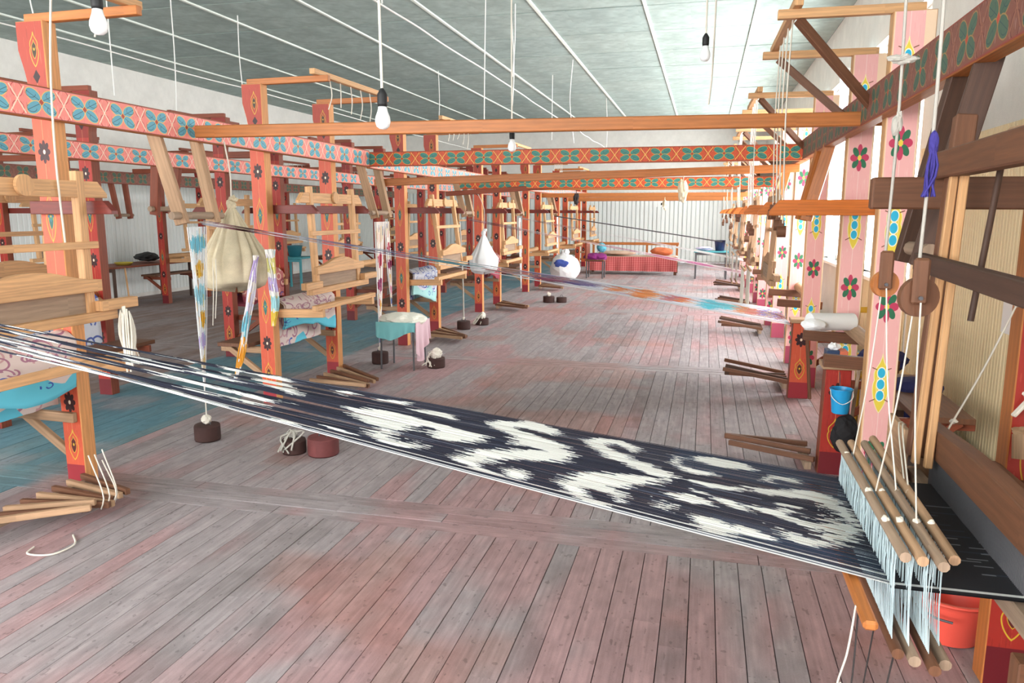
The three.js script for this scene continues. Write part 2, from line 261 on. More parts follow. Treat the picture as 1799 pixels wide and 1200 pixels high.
{
  const wl = struct('wall_left'); part('masonry', uvWall(box(XL - WT, XL, 0, YC, ZF - WT, ZB + WT, 0)), M.plaster, wl);
  let i = 0; for (let z = ZF; z < -3; z += 1.25) part(i ? 'panel_' + String(i++).padStart(3, '0') : (i++, 'panel'), ribbedSheet(1.24, 2.3, 0.1, 0.014).rotateY(Math.PI / 2).translate(XL + 0.006, 0.08, z + 1.25), M.ribbed, wl);
  const cap = struct('trim_1'); part('cap_rail', box(XL, XL + 0.03, 2.38, 2.43, ZF, ZB, 0.004), M.plaster, cap);
  const wf = struct('wall_far'); part('masonry', box(XL - WT, XR + WT, 0, YC, ZF - WT, ZF, 0), M.plaster, wf);
  i = 0; for (let x = XL + 0.03; x < XR - 0.5; x += 1.3) part(i ? 'panel_' + String(i++).padStart(3, '0') : (i++, 'panel'), ribbedSheet(Math.min(1.29, XR - x), 2.36, 0.14, 0.05).translate(x, 0.05, ZF + 0.006), M.ribbed, wf);
  const wb = struct('wall_back'), wr = struct('wall_right');
  const slab = (name, a, b, y0, y1, back) => part(name, back ? box(a, b, y0, y1, ZB, ZB + WT, 0) : box(XR, XR + WT, y0, y1, a, b, 0), M.plaster, back ? wb : wr);
  for (const [list, lo, hi, back] of [[WIN, ZF - WT, ZB + WT, false], [WINB, XL - WT, XR + WT, true]]) {
    const s = [...list].sort((p, q) => p[0] - q[0]); let at = lo;
    for (const [a, b] of s) { slab('pier', at, a, 0, YC, back); slab('apron', a, b, 0, WY0, back); slab('lintel', a, b, WY1, YC, back); at = b; } slab('pier', at, hi, 0, YC, back);
  }
  // cream ribbed sheets below the windows and on the blind stretch of the window wall
  i = 0; for (const [a, b, h] of [[-7.62, -6.4, 2.2], [-6.4, -5.18, 2.2], [-5.18, -4.66, 2.2], [-10.4, -9.05, 0.9], [-9.05, -7.7, 0.9], [-4.66, -3.4, 2.2], [-3.4, -2.1, 2.2]]) part(i ? 'panel_' + String(i++).padStart(3, '0') : (i++, 'panel'), ribbedSheet(b - a - 0.006, h, 0.05, 0.006).rotateY(-Math.PI / 2).translate(XR - 0.004, 0.06, a), M.beige, wr);
  // windows: frames with mullions and panes
  let n = 0; const glass = new THREE.MeshPhysicalMaterial({ color: 0xffffff, transmission: 1, thickness: 0, roughness: 0.02, ior: 1.5 });
  const sash = (a, b, back) => {
    const g = struct('window_' + (++n)), bar = (p0, p1, y0, y1, d0 = 0.1, d1 = 0.16) => back ? box(p0, p1, y0, y1, ZB + d0, ZB + d1, 0.004) : box(XR + d0, XR + d1, y0, y1, p0, p1, 0.004);
    for (const [p, q] of [[a, a + 0.07], [b - 0.07, b]]) part('jamb', bar(p, q, WY0, WY1), M.white, g);
    part('head', bar(a, b, WY1 - 0.07, WY1), M.white, g); part('bottom_rail', bar(a, b, WY0, WY0 + 0.07), M.white, g); part('transom', bar(a, b, 2.85, 2.91), M.white, g);
    for (const f of [1 / 3, 2 / 3]) part('mullion', bar(mix(a, b, f) - 0.035, mix(a, b, f) + 0.035, WY0, WY1), M.white, g);
    part('sill', back ? box(a - 0.03, b + 0.03, WY0 - 0.04, WY0, ZB - 0.08, ZB + 0.12) : box(XR - 0.08, XR + 0.12, WY0 - 0.04, WY0, a - 0.03, b + 0.03), M.white, g);
    for (let k = 0; k < 3; k++) for (const [y0, y1] of [[WY0 + 0.05, 2.86], [2.9, WY1 - 0.05]]) part('pane', bar(mix(a, b, k / 3) + 0.03, mix(a, b, (k + 1) / 3) - 0.03, y0, y1, 0.128, 0.132), glass, g);
  };
  for (const [a, b] of WIN) sash(a, b, false); for (const [a, b] of WINB) sash(a, b, true);
}

// ---------- long beams carried by the loom posts ----------
function paintedBeam(a, b, h, w, face, woodMat, label, group) {  // painted on its two broad sides
  a = arr(a); b = arr(b); const L = a.distanceTo(b), s = new THREE.Shape(); s.moveTo(-L / 2, -h / 2); s.lineTo(L / 2, -h / 2); s.lineTo(L / 2, h / 2); s.lineTo(-L / 2, h / 2);
  const g = new THREE.ExtrudeGeometry(s, { depth: w - 0.01, bevelEnabled: true, bevelThickness: 0.005, bevelSize: 0.004, bevelSegments: 1 }); g.translate(0, 0, -w / 2 + 0.005);
  const uv = g.attributes.uv, gr = g.groups[0]; for (let i = gr.start; i < gr.start + gr.count; i++) uv.setXY(i, (uv.getX(i) + L / 2) / 0.31, (uv.getY(i) + h / 2) / h);
  orient(g, a, b); return single('painted_beam', g, [face, woodMat], label, 'beam', [a.x, a.y, a.z], group);
}
const plainBeam = (a, b, h, w, mat, label) => single('timber_beam', stick(a, b, h, w, 0.006), mat, label, 'beam', a);
const ROWA = -3.75, ROWB = -5.45, ROWC = -9.9, ROWR = 1.03;
paintedBeam([-3.655, 2.335, 1.8], [-3.655, 2.29, -7.95], 0.17, 0.05, M.beamPink, M.varnish, 'pink beam with teal flowers along the aisle looms, reaching the red cross beam');
paintedBeam([-3.655, 2.27, -7.97], [-3.655, 2.24, -16.2], 0.16, 0.05, M.beamPink, M.varnish, 'pink flowered beam along the aisle looms beyond the first red cross beam');
paintedBeam([-3.655, 2.24, -16.22], [-3.655, 2.24, -24.6], 0.16, 0.05, M.beamPink, M.varnish, 'pink flowered beam along the aisle looms ending near the end wall');
paintedBeam([-5.355, 2.26, 1.8], [-5.355, 2.22, -12.4], 0.15, 0.05, M.beamPink, M.varnish, 'pink beam with teal flowers over the darker red loom row behind the blue strip');
paintedBeam([-5.355, 2.22, -12.42], [-5.355, 2.22, -24.4], 0.15, 0.05, M.beamPink, M.varnish, 'far length of pink flowered beam over the darker red loom row');
paintedBeam([-9.8, 2.3, -4.5], [-9.8, 2.28, -24.4], 0.2, 0.06, M.beamDark, M.redbrown, 'dark brown painted beam along the looms by the plain white wall');
paintedBeam([0.93, 2.33, 1.6], [0.93, 2.31, -8.3], 0.19, 0.075, M.beamDark, M.varnish, 'heavy dark painted beam above the loom with the navy cloth');
paintedBeam([0.93, 2.31, -8.32], [0.93, 2.29, -24.3], 0.19, 0.075, M.beamDark, M.varnish, 'dark painted beam above the window looms beyond the first red cross beam');
plainBeam([-3.86, 2.285, -4.97], [1.1, 2.265, -5.18], 0.085, 0.055, M.varnish, 'long plain varnished timber crossing the aisle before the painted cross beams');
paintedBeam([-3.72, 2.285, -7.99], [0.93, 2.285, -8.06], 0.15, 0.05, M.beamRed, M.varnish, 'red and yellow cross beam with teal flowers, first over the aisle');
plainBeam([-3.8, 2.05, -8.45], [0.95, 2.17, -8.72], 0.085, 0.055, M.varnish, 'plain timber sloping across the aisle behind the first red cross beam');
paintedBeam([-3.72, 2.13, -11.25], [0.93, 2.13, -11.35], 0.14, 0.05, M.beamRed, M.varnish, 'red and yellow cross beam with teal flowers, second over the aisle');
plainBeam([-3.8, 1.98, -11.0], [-1.2, 2.16, -11.6], 0.07, 0.05, M.redbrown, 'short brown timber slanting up from the aisle looms to mid aisle');
plainBeam([-3.8, 2.18, -14.5], [0.95, 2.17, -14.6], 0.1, 0.05, M.varnish, 'plain timber crossing the aisle third from the end wall');
plainBeam([-3.8, 2.1, -17.6], [0.95, 2.1, -17.7], 0.1, 0.05, M.varnish, 'plain timber crossing the aisle second from the end wall');
plainBeam([-3.8, 2.06, -20.9], [0.95, 2.07, -21.0], 0.1, 0.05, M.varnish, 'plain timber crossing the aisle next to the end wall');
for (const [z, a, b] of [[-4.4, -9.6, -5.4], [-8.4, -9.8, -5.4], [-11.6, -9.8, -5.4]]) plainBeam([a, 2.42, z], [b, 2.4, z - 0.05], 0.08, 0.06, M.redbrown, ['dark red timber tie across the back bays before the cream bag', 'dark red timber tie across the back bays beyond the cream bag', 'dark red timber tie across the back bays over the teal stool'][z > -5 ? 0 : z > -9 ? 1 : 2]);

// ---------- looms ----------
function postGeo(x, z, s, w, d, flare = 0.045) {
  const q = new THREE.Shape(), e = -s; // flare on the side away from the warp
  const L = -w / 2 + 0.004, R = w / 2 - 0.004, fl = (side) => (side === e ? flare : 0);
  q.moveTo(L, 0); q.lineTo(R, 0); q.lineTo(R, 2.42); q.lineTo(R + fl(1) * 0.3, 2.5); q.lineTo(R + fl(1), 2.62); q.lineTo(R + fl(1), PH); q.lineTo(L - fl(-1), PH); q.lineTo(L - fl(-1), 2.62); q.lineTo(L - fl(-1) * 0.3, 2.5); q.lineTo(L, 2.42);
  const g = new THREE.ExtrudeGeometry(q, { depth: d - 0.008, bevelEnabled: true, bevelThickness: 0.004, bevelSize: 0.004, bevelSegments: 1 }); g.translate(0, 0, -d / 2 + 0.004);
  const uv = g.attributes.uv, gr = g.groups[0]; for (let i = gr.start; i < gr.start + gr.count; i++) uv.setXY(i, (uv.getX(i) + w / 2) / w, uv.getY(i) / PH);
  return g.translate(x, 0, z);
}
function arch(L, h0, h1, w) { const s = new THREE.Shape(); s.moveTo(-L / 2, 0); s.lineTo(L / 2, 0); s.lineTo(L / 2, h0); s.bezierCurveTo(L * 0.25, h0 + 0.01, L * 0.2, h1, 0, h1); s.bezierCurveTo(-L * 0.2, h1, -L * 0.25, h0 + 0.01, -L / 2, h0); const g = new THREE.ExtrudeGeometry(s, { depth: w - 0.006, bevelEnabled: true, bevelThickness: 0.003, bevelSize: 0.003, bevelSegments: 1, curveSegments: 8 }); g.translate(0, 0, -w / 2 + 0.003); return grain(g, 0); }
const ties = (t, pts, r, mat, n) => pts.forEach((p) => part(n, tube(p, r), mat, t));
function loom(o) {  // x0: line of its posts, s: side to which the warp runs, za/zb: its two posts
  const { x0, s, za, zb, style } = o, t = thing('handloom', o.label, 'loom', [x0, 0, (za + zb) / 2], o.group), X = (l) => x0 + s * l;
  const w = style === 'R' ? 0.17 : 0.14, face = { A: M.postA, B: M.postB, C: M.postB, R: M.postR }[style], side = { A: M.peach, B: M.redbrown, C: M.redbrown, R: M.pine }[style];
  const zi = (z, d) => z + (z === za ? -d : d);  // towards the inside of the loom
  const lo = o.lo ?? 0;  // small far looms carry less
  for (const z of [za, zb]) part('post', postGeo(x0, z, s, w, 0.1), [face, side], t);
  for (const z of [za, zb]) part('top_arm', stick([X(-0.08), PH + 0.025, z], [X(0.68), PH + 0.03, z], 0.05, 0.045), style === 'R' ? M.pine : style === 'A' ? M.varnish : M.redbrown, t);
  part('arm_pole', stick([X(0.58), PH + 0.075, za + 0.1], [X(0.6), PH + 0.08, zb - 0.1], 0.045, 0.05), style === 'B' || style === 'C' ? M.redbrown : M.pine, t);
  const rail = { A: M.redwood, B: M.redwood, C: M.redwood, R: M.orange }[style];
  for (const z of [za, zb]) { const LL = style === 'R' ? 0.74 : 0.56, g = pointed(LL, style === 'R' ? 0.085 : 0.07, 0.05); if (s < 0) g.rotateY(Math.PI); g.translate(X(LL / 2 - 0.08), 1.73, zi(z, 0.085)); part('side_rail', g, rail, t); }
  for (const z of [za, zb]) part('lower_rail', stick([X(-0.12), 0.8, zi(z, 0.085)], [X(style === 'R' ? 0.3 : 0.5), 0.82, zi(z, 0.085)], 0.075, 0.05), style === 'R' ? M.brown : M.pine, t);
  part('cloth_beam', rod([X(-0.02), 0.88, za + 0.02], [X(-0.02), 0.88, zb - 0.02], 0.05, 12), style === 'R' ? M.worn : M.pine, t);
  if (style !== 'R') part('lower_beam', stick([X(0.46), 0.87, za], [X(0.46), 0.87, zb], 0.045, 0.06), M.pine, t);
  if (!o.noSeat) {
    part('seat_board', box(Math.min(X(-0.52), X(-0.2)), Math.max(X(-0.52), X(-0.2)), 0.5, 0.535, zb - 0.04, za + 0.04), M.brown, t);
    for (const z of [za, zb]) { part('seat_brace', stick([X(-0.07), 0.22, zi(z, 0.02)], [X(-0.46), 0.5, zi(z, 0.02)], 0.05, 0.035), style === 'A' ? M.worn : M.redbrown, t); part('seat_arm', stick([X(0.05), 0.46, zi(z, 0.07)], [X(-0.55), 0.47, zi(z, 0.07)], 0.06, 0.035), style === 'A' ? M.worn : M.redbrown, t); }
  }
  if (style === 'R') for (const z of [za, zb]) part('arm_brace', stick([X(0.57), PH, z], [X(0.1), 2.3, zi(z, 0.22)], 0.05, 0.04), M.brown, t);
  if (lo < 2) { const n = style === 'R' ? 4 : za > -4 ? 2 : 5; for (let k = 0; k < n; k++) { const z = mix(za - 0.2, zb + 0.2, k / (n - 1)), L = style === 'R' ? rr(1.0, 1.35) : rr(0.12, 0.24); part('cord', tube([[X(0.58), PH + 0.06, z], [X(0.59), PH - L * 0.4, z + rr(-0.02, 0.02)], [X(0.57), PH - L, z + rr(-0.02, 0.02)]], style === 'R' ? 0.005 : 0.005, 6), M.cord, t); if (style === 'R') part('pulley', [rod([X(0.55), PH - L - 0.05, z], [X(0.6), PH - L - 0.05, z], 0.035, 12), stick([X(0.575), PH - L + 0.02, z], [X(0.575), PH - L - 0.07, z], 0.03, 0.025)], M.brown, t); } }
  if (o.beater !== false) {  // the swinging batten that hangs across the warp
    const b = new THREE.Group(), bx = X(0.34), zm = (za + zb) / 2, W = za - zb, m = o.beaterMat ?? (style === 'R' ? M.worn : M.pine), ln = o.lean ?? 0.04; b.name = 'beater'; b.position.set(bx - x0, 0.9, 0); t.add(b); const dy = o.dy ?? 0;
    const sb = pointed(W * 1.0, 0.085, 0.045, 0.07, true).rotateY(Math.PI / 2).translate(bx, 1.83, zm); part('swing_bar', sb, m, b);
    for (const q of [-0.34, 0.34]) part('upright', stick([bx, 1.93, zm + q * W], [X(0.34 + ln), 1.03 + dy, zm + q * W], 0.05, 0.055), m, b);
    part('mid_bar', stick([X(0.34 + ln * 0.4) + 0.03, 1.52, zm + 0.4 * W], [X(0.34 + ln * 0.4) + 0.03, 1.52, zm - 0.4 * W], 0.04, 0.03), m, b);
    part('hand_board', arch(W * 0.78, 0.06, 0.13, 0.045).rotateY(Math.PI / 2).translate(X(0.34 + ln) + 0.03, 1.16 + dy, zm), m, b);
    part('reed', box(X(0.34 + ln) - 0.008, X(0.34 + ln) + 0.008, 1.03 + dy, 1.17 + dy, zm - W * 0.34, zm + W * 0.34), M.grey, b);
    part('race_board', stick([X(0.34 + ln) + 0.02, 1.01 + dy, zm + 0.48 * W], [X(0.34 + ln) + 0.02, 1.01 + dy, zm - 0.48 * W], 0.055, 0.06), m, b);
    if (lo < 1) for (const q of [-1, 1]) part('shuttle_block', stick([X(0.34 + ln) + 0.05, 1.07 + dy, zm + q * 0.6 * W], [X(0.34 + ln) + 0.05, 1.07 + dy, zm + q * 0.36 * W], 0.06, 0.055), m, b);
    if (lo < 1) part('hanging_disc', rod([bx + 0.025, 1.84, zm - 0.02], [bx + 0.045, 1.84, zm - 0.02], 0.055, 16), m, b);
  }
  if (o.shaft) for (const d of [0.56, 0.62]) { part('heddle_rod', rod([X(d), 1.12, za - 0.25], [X(d), 1.12, zb + 0.25], 0.013, 8), M.worn, t); part('heddle_rod', rod([X(d), 0.72, za - 0.25], [X(d), 0.72, zb + 0.25], 0.013, 8), M.worn, t); part('heddle_strings', Array.from({ length: 40 }, (_, k) => rod([X(d), 0.72, mix(za - 0.28, zb + 0.28, k / 39)], [X(d), 1.12, mix(za - 0.28, zb + 0.28, k / 39)], 0.0016, 3)), M.cord, t); }
  if (style === 'A' && za > -4) part('long_cord', tube([[x0 + 0.58, PH + 0.1, -3.3], [x0 + 0.46, 2.4, -3.36], [x0 + 0.38, 1.95, -3.42], [x0 + 0.37, 1.5, -3.44]], 0.006, 16), M.cord, t);
  return t;
}
const ORD = ['', 'first from the end wall', 'second from the end wall', 'third from the end wall', 'fourth from the end wall', 'fifth from the end wall', 'sixth from the end wall', 'seventh from the end wall'];
const A = [[-2.6, -3.78], [-5.98, -7.19], [-9.12, -10.32], [-12.56, -13.74], [-16.1, -17.35], [-19.65, -20.9], [-23.1, -24.3]];
A.forEach(([za, zb], i) => loom({ x0: ROWA, s: 1, za, zb, style: 'A', lo: i > 3 ? 1 : 0, dy: i ? 0 : 0.1, lean: [0.0, 0.04, 0.12, 0.05, 0.08, 0.05, 0.02][i], label: `red painted aisle loom with pale beater, ${ORD[7 - i]} in its row`, group: 'red looms along the aisle' }));
const B = [[-4.72, -5.9], [-7.88, -9.06], [-11.1, -12.3], [-14.3, -15.5], [-17.5, -18.7], [-20.7, -21.9]];
B.forEach(([za, zb], i) => loom({ x0: ROWB, s: -1, za, zb, style: 'B', lo: i > 1 ? 1 : 0, label: `dark red loom behind the blue strip, ${ORD[6 - i]} in its row`, group: 'dark red looms behind the blue strip' }));
const CC = [[-9.0, -10.2], [-12.35, -13.55], [-15.6, -16.8], [-18.8, -20], [-22, -23.2]];
CC.forEach(([za, zb], i) => loom({ x0: ROWC, s: 1, za, zb, style: 'C', lo: 1, label: `dark red loom along the plain white wall, ${ORD[5 - i]} in its row`, group: 'dark looms by the plain wall' }));
const RR = [[-4.75, -5.92], [-7.84, -9.08], [-10.95, -12.15], [-14.0, -15.2], [-17.1, -18.3], [-20.2, -21.4]];
RR.forEach(([za, zb], i) => loom({ x0: ROWR, s: -1, za, zb, style: 'R', lo: i > 3 ? 1 : 0, shaft: i > 0 && i < 4, beater: i > 0, label: `pink painted loom by the windows, ${ORD[6 - i]} in its row`, group: 'pink looms by the windows' }));

// hangers: two boards hung from a long beam with the roller that turns a warp downwards
function hanger(x, z, dir, len, mat, label, dx = 0.17, gap = 0.46) {
  const t = thing('roller_hanger', label, 'loom hanger', [x, 2.2 - len, z]);
  for (const k of [-0.5, 0.5]) part('board', stick([x, 2.33, z + k * gap], [x + dir * dx, 2.3 - len, z + k * gap * 0.8], 0.09, 0.05), mat, t);
  part('roller', rod([x + dir * dx * 0.95, 2.36 - len, z - gap * 0.62], [x + dir * dx * 0.95, 2.36 - len, z + gap * 0.62], 0.028, 10), M.grey, t);
  return t;
}
hanger(-3.76, -4.88, 1, 0.68, M.worn, 'two pale boards holding a warp roller beside the cream bag');
hanger(-3.76, -8.15, 1, 0.66, M.worn, 'two pale boards holding a roller over the red and yellow hanging threads');
hanger(-3.76, -11.45, 1, 0.66, M.worn, 'two pale boards holding a roller over the white hanging bag');
hanger(-3.76, -14.9, 1, 0.66, M.worn, 'two boards holding a roller above the pink and white far warp');
hanger(-3.76, -18.5, 1, 0.66, M.worn, 'two boards holding a roller at the far end of the aisle');
hanger(-5.395, -6.9, -1, 0.62, M.redbrown, 'dark boards holding a roller in the gap before the plain wall tables', 0.1, 0.34);
hanger(-9.9, -11.3, 1, 0.7, M.redbrown, 'small dark boards with a roller hung from the dark painted beam', 0.1, 0.34);
hanger(0.97, -3.28, -1, 0.8, M.dark, 'two dark boards hung from the heavy beam in front of the window', 0.17, 0.3);
hanger(0.96, -6.85, -1, 0.66, M.varnish, 'two orange boards hung from the heavy beam between the pink looms', 0.16, 0.46);
hanger(0.96, -10, -1, 0.66, M.varnish, 'orange hanger boards behind the colourful warp loom', 0.16, 0.46);

// ---------- warps: sheets of dyed threads gathered to a bundle at their far end ----------
function warp(name, label, e, tex, n, groups, wMin, mat2, opt = {}) {  // e: far bundle pair, near edge pair (upper, lower)
  const [UL, LL, UR, LR] = e.map(arr), pos = [], uv = [], idx = [], S = opt.seg ?? 26, th = [];
  for (let k = 0; k < n; k++) { const t = (k + 0.5) / n, gi = Math.floor(t * groups), gc = (gi + 0.5) / groups; th.push([t, mix(gc, t, 0.12), (hash(gi, 7) - 0.5) * 0.06, rnd()]); }
  for (const [t, tg, lift, q] of th) {
    const base = pos.length / 3;
    for (let i = 0; i <= S; i++) {
      const s = i / S, f = smooth(0.15, 0.78, s), tt = mix(tg, t, f), a = UL.clone().lerp(UR, s), b = LL.clone().lerp(LR, s), c = a.clone().lerp(b, tt), wd = a.distanceTo(b) / n * 0.43 + 0.0002;
      c.y += lift * (1 - f) * (opt.lift ?? 1) + (q - 0.5) * 0.003; const d = b.clone().sub(a).normalize(), hw = Math.max(wMin, wd);
      pos.push(c.x - d.x * hw, c.y, c.z - d.z * hw, c.x + d.x * hw, c.y, c.z + d.z * hw, c.x, c.y - 0.0012, c.z); for (let j = 0; j < 3; j++) uv.push(s, 1 - t);
      if (i < S) { const p = base + 3 * i; for (const [u, v] of [[0, 1], [1, 2], [2, 0]]) idx.push(p + u, p + v, p + v + 3, p + u, p + v + 3, p + u + 3); }
    }
  }
  const g = new THREE.BufferGeometry(); g.setAttribute('position', new THREE.Float32BufferAttribute(pos, 3)); g.setAttribute('uv', new THREE.Float32BufferAttribute(uv, 2)); g.setIndex(idx); g.computeVertexNormals();
  return single(name, g.toNonIndexed(), new THREE.MeshStandardMaterial({ map: tex, roughness: 0.6, side: THREE.DoubleSide }), label, 'warp', [UR.x, UR.y, UR.z]);
}
function feather(c, w, h, amt, n) {  // the blurred edges of tie-dyed yarn: every thread slips a little along its length
  const x = c.getContext('2d'), im = x.getImageData(0, 0, w, h), src = new Uint8ClampedArray(im.data);
  for (let y = 0; y < h; y++) { const k = Math.floor(y / h * n), o = Math.round((hash(k, 3) - 0.5) * amt + (noise(k * 0.35, 9) - 0.5) * amt * 1.6); for (let i = 0; i < w; i++) { const j = clamp(i + o, 0, w - 1); for (let q = 0; q < 3; q++) im.data[4 * (y * w + i) + q] = src[4 * (y * w + j) + q]; } }
  x.putImageData(im, 0, 0);
}
const IKW = [[744,83,752,-6,766,6,780,92,783,149,769,171,756,133,749,148],[750,270,764,265,779,331,802,426,801,493,782,463,766,441,757,488],[759,543,779,522,801,528,781,591,762,648],[802,154,809,72,824,53,842,108,846,171,843,223,835,157,823,122,821,178,829,244,840,256,837,325,852,322,875,432,869,491,846,451,830,379,818,351,811,261],[800,832,806,704,817,617,836,549,854,520,875,464,855,612,836,756,845,805,844,890,838,903,839,837,829,817,821,823,819,877,824,934,835,947,835,985,820,987,808,931],[867,736,874,790,873,871,865,840],[866,129,875,150,870,244,874,334,887,354,902,300,897,274,883,284,876,259,879,136],[886,70,903,46,923,64,934,131,912,176,903,174,892,161,884,134],[875,449,894,423,910,420,928,388,917,455,904,476],[880,536,902,570,919,612,929,675,909,649,892,578],[868,675,884,610,902,652,898,696,881,719],[921,382,938,350,960,276,981,265,991,341,998,467,997,582,989,694,976,787,963,862,951,862,943,828,938,740,943,753,950,783,961,796,968,763,962,698,948,656,933,638,916,597,934,572,949,605,959,629,970,627,977,487,971,377,953,391,934,429],[936,496,951,485,964,479,950,526],[941,534,955,548,958,597,945,571],[938,229,946,154,961,137,969,188,963,200,949,192,943,227,946,262,939,272],[886,865,894,811,909,825,913,878,911,951,902,962,891,964],[914,825,925,821,936,856,937,890,922,906,912,905],[959,307,970,285,980,310,971,331],[728,879,735,692,753,577,770,484,797,449,799,545,776,648,758,712,748,873,750,903,765,919,766,832,773,779,783,839,779,908,766,942,746,927],[662,762,665,821,678,893,691,892,704,866,706,796,696,713,698,794,687,810,679,766,681,678,669,673],[628,441,639,419,653,316,672,339,688,373,711,405,737,413,737,525,720,623,707,643,696,580,700,474,686,495,683,664,663,671,646,614],[637,134,661,54,662,151,641,159],[666,201,686,144,701,155,709,245,697,230,682,226],[728,183,732,94,750,42,773,69,781,106,782,187,767,137,754,144,750,188,770,238,794,333,797,449,775,394,752,341,737,255],[538,86,555,9,587,287,592,455,579,413,560,348],[552,572,563,588,584,638,582,772,564,769],[597,960,616,933,623,971,606,998],[602,124,615,84,624,110,615,177],[523,230,539,263,551,325,538,340],[631,863,648,864,663,879,651,908],[660,422,673,424,682,410,672,501],[422,127,448,211,461,230,454,390],[495,983,520,938,535,934,503,1019],[479,601,505,665,488,693],[465,-21,509,249,497,234],[553,748,568,668,593,560,583,739,565,792],[504,19,528,86,528,293],[514,602,533,543,550,575,532,658],[553,37,587,287,589,422,570,318]];
const IKK = [[965,687,970,670,976,693,971,707],[976,438,983,429,988,566,981,568]];
const ikatTex = canvasTex(2048, 512, (x, w, h) => {
  x.fillStyle = '#161c34'; x.fillRect(0, 0, w, h);
  const poly = (p, c) => { x.fillStyle = c; x.beginPath(); for (let i = 0; i < p.length; i += 2) x.lineTo(p[i] * w / 1000, p[i + 1] * h / 1000); x.closePath(); x.fill(); };
  for (let k = 0; k < 150; k++) { const s = rnd() * 0.55, t = rnd(), L = rr(0.012, 0.05); x.fillStyle = rnd() < 0.8 ? '#e6e8e4' : '#8a8c98'; x.fillRect(s * w, t * h, L * w, rr(8, 34)); }
  for (let k = 0; k < 110; k++) { const s = 0.5 + rnd() * 0.5; x.fillStyle = rnd() < 0.5 ? '#2c4868' : '#c8ccd0'; x.globalAlpha = 0.6; x.fillRect(s * w, rnd() * h, rr(0.02, 0.08) * w, 2); } x.globalAlpha = 1;
  x.fillStyle = '#23405e'; x.globalAlpha = 0.55; x.fillRect(0.87 * w, 0, 0.13 * w, 0.3 * h); x.fillRect(0.9 * w, 0.78 * h, 0.1 * w, 0.2 * h); x.globalAlpha = 1;
  for (const p of IKW) poly(p, '#e9ebe6'); for (const p of IKK) poly(p, '#161c34');
  x.fillStyle = '#eef0ee'; x.fillRect(0, 0.972 * h, w, 0.014 * h); x.fillRect(0.3 * w, 0.935 * h, 0.7 * w, 0.008 * h); x.fillRect(0, 0.99 * h, w, h);
  feather(x.canvas, w, h, 16, 320);
}, false);
warp('ikat_warp', 'wide navy and white ikat warp stretched across the aisle', [[-3.6, 1.55, -1.77], [-3.6, 1.55, -1.84], [0.462, 0.85, -2.55], [0.462, 0.85, -1.8]], ikatTex, 320, 14, 0.0008);
const bands = (list, bg, white = 0.5) => canvasTex(2048, 128, (x, w, h) => {
  x.fillStyle = bg; x.fillRect(0, 0, w, h);
  for (const [s, L, t, T, c] of list) { x.fillStyle = c; x.beginPath(); x.ellipse(s * w, (t + T / 2) * h, L * w / 2, T * h / 2, 0, 0, 7); x.fill(); }
  for (let k = 0; k < 160; k++) { x.globalAlpha = 0.6; x.fillStyle = rnd() < white ? '#f2f0f0' : list[k % list.length][4]; x.fillRect(rnd() * w, rnd() * h, rr(0.02, 0.09) * w, 2); } x.globalAlpha = 1;
  x.fillStyle = '#f0eef0'; x.fillRect(0, 0, w, 5); x.fillRect(0, h - 6, w, 6); feather(x.canvas, w, h, 40, 64);
}, false);
const w2 = bands([[0.06, 0.1, 0, 1, '#8a4a58'], [0.18, 0.1, 0, 1, '#7a78a0'], [0.28, 0.08, 0, 1, '#6d7fa8'], [0.36, 0.09, 0.05, 0.9, '#5aa0b4'], [0.45, 0.07, 0, 1, '#b0888c'], [0.53, 0.08, 0.1, 0.8, '#8a3a5c'], [0.5, 0.06, 0, 0.4, '#6c5c9c'], [0.58, 0.06, 0.2, 0.6, '#5a4a90'], [0.645, 0.035, 0.2, 0.6, '#e07828'], [0.7, 0.05, 0.05, 0.9, '#ee8420'], [0.755, 0.04, 0.2, 0.6, '#c06070'], [0.775, 0.025, 0.25, 0.5, '#e87030'], [0.835, 0.05, 0.1, 0.8, '#30c4dc'], [0.87, 0.03, 0.2, 0.5, '#58d0e0'], [0.9, 0.03, 0.2, 0.6, '#e09060'], [0.925, 0.03, 0.3, 0.5, '#d87060'], [0.95, 0.02, 0.2, 0.6, '#8878c0'], [0.962, 0.007, 0.2, 0.6, '#e0c040'], [0.974, 0.016, 0.15, 0.7, '#9880c8'], [0.99, 0.015, 0.2, 0.6, '#b04a30']], '#dfe2ee');
const w3 = bands([[0.1, 0.2, 0, 1, '#9a6c80'], [0.35, 0.15, 0.1, 0.8, '#b07898'], [0.55, 0.12, 0.1, 0.8, '#c04878'], [0.7, 0.12, 0.1, 0.8, '#d878a0'], [0.82, 0.1, 0.15, 0.7, '#c85898'], [0.93, 0.06, 0.2, 0.6, '#e0b0c0']], '#ead8dc');
const w4 = bands([[0.2, 0.3, 0, 1, '#c8a8a0'], [0.6, 0.2, 0.2, 0.6, '#d0b8c0']], '#ebe8e8');
warp('ikat_warp', 'narrow warp dyed orange, turquoise and purple slanting across mid aisle', [[-3.58, 1.63, -4.86], [-3.58, 1.63, -4.94], [0.8, 0.69, -8.5], [0.8, 0.69, -7.25]], w2, 150, 8, 0.0034, null, { lift: 0.5 });
warp('ikat_warp', 'pink and magenta warp beyond the colourful one, starting by the white bag', [[-3.58, 1.6, -11.4], [-3.58, 1.6, -11.5], [0.7, 0.82, -12.0], [0.7, 0.82, -11.1]], w3, 70, 6, 0.003, null, { lift: 0.6 });
warp('ikat_warp', 'pale whitish warp crossing the far end of the aisle', [[-3.58, 1.6, -14.85], [-3.58, 1.6, -14.95], [0.7, 0.85, -15.1], [0.7, 0.85, -14.2]], w4, 50, 5, 0.003, null, { lift: 0.6 });
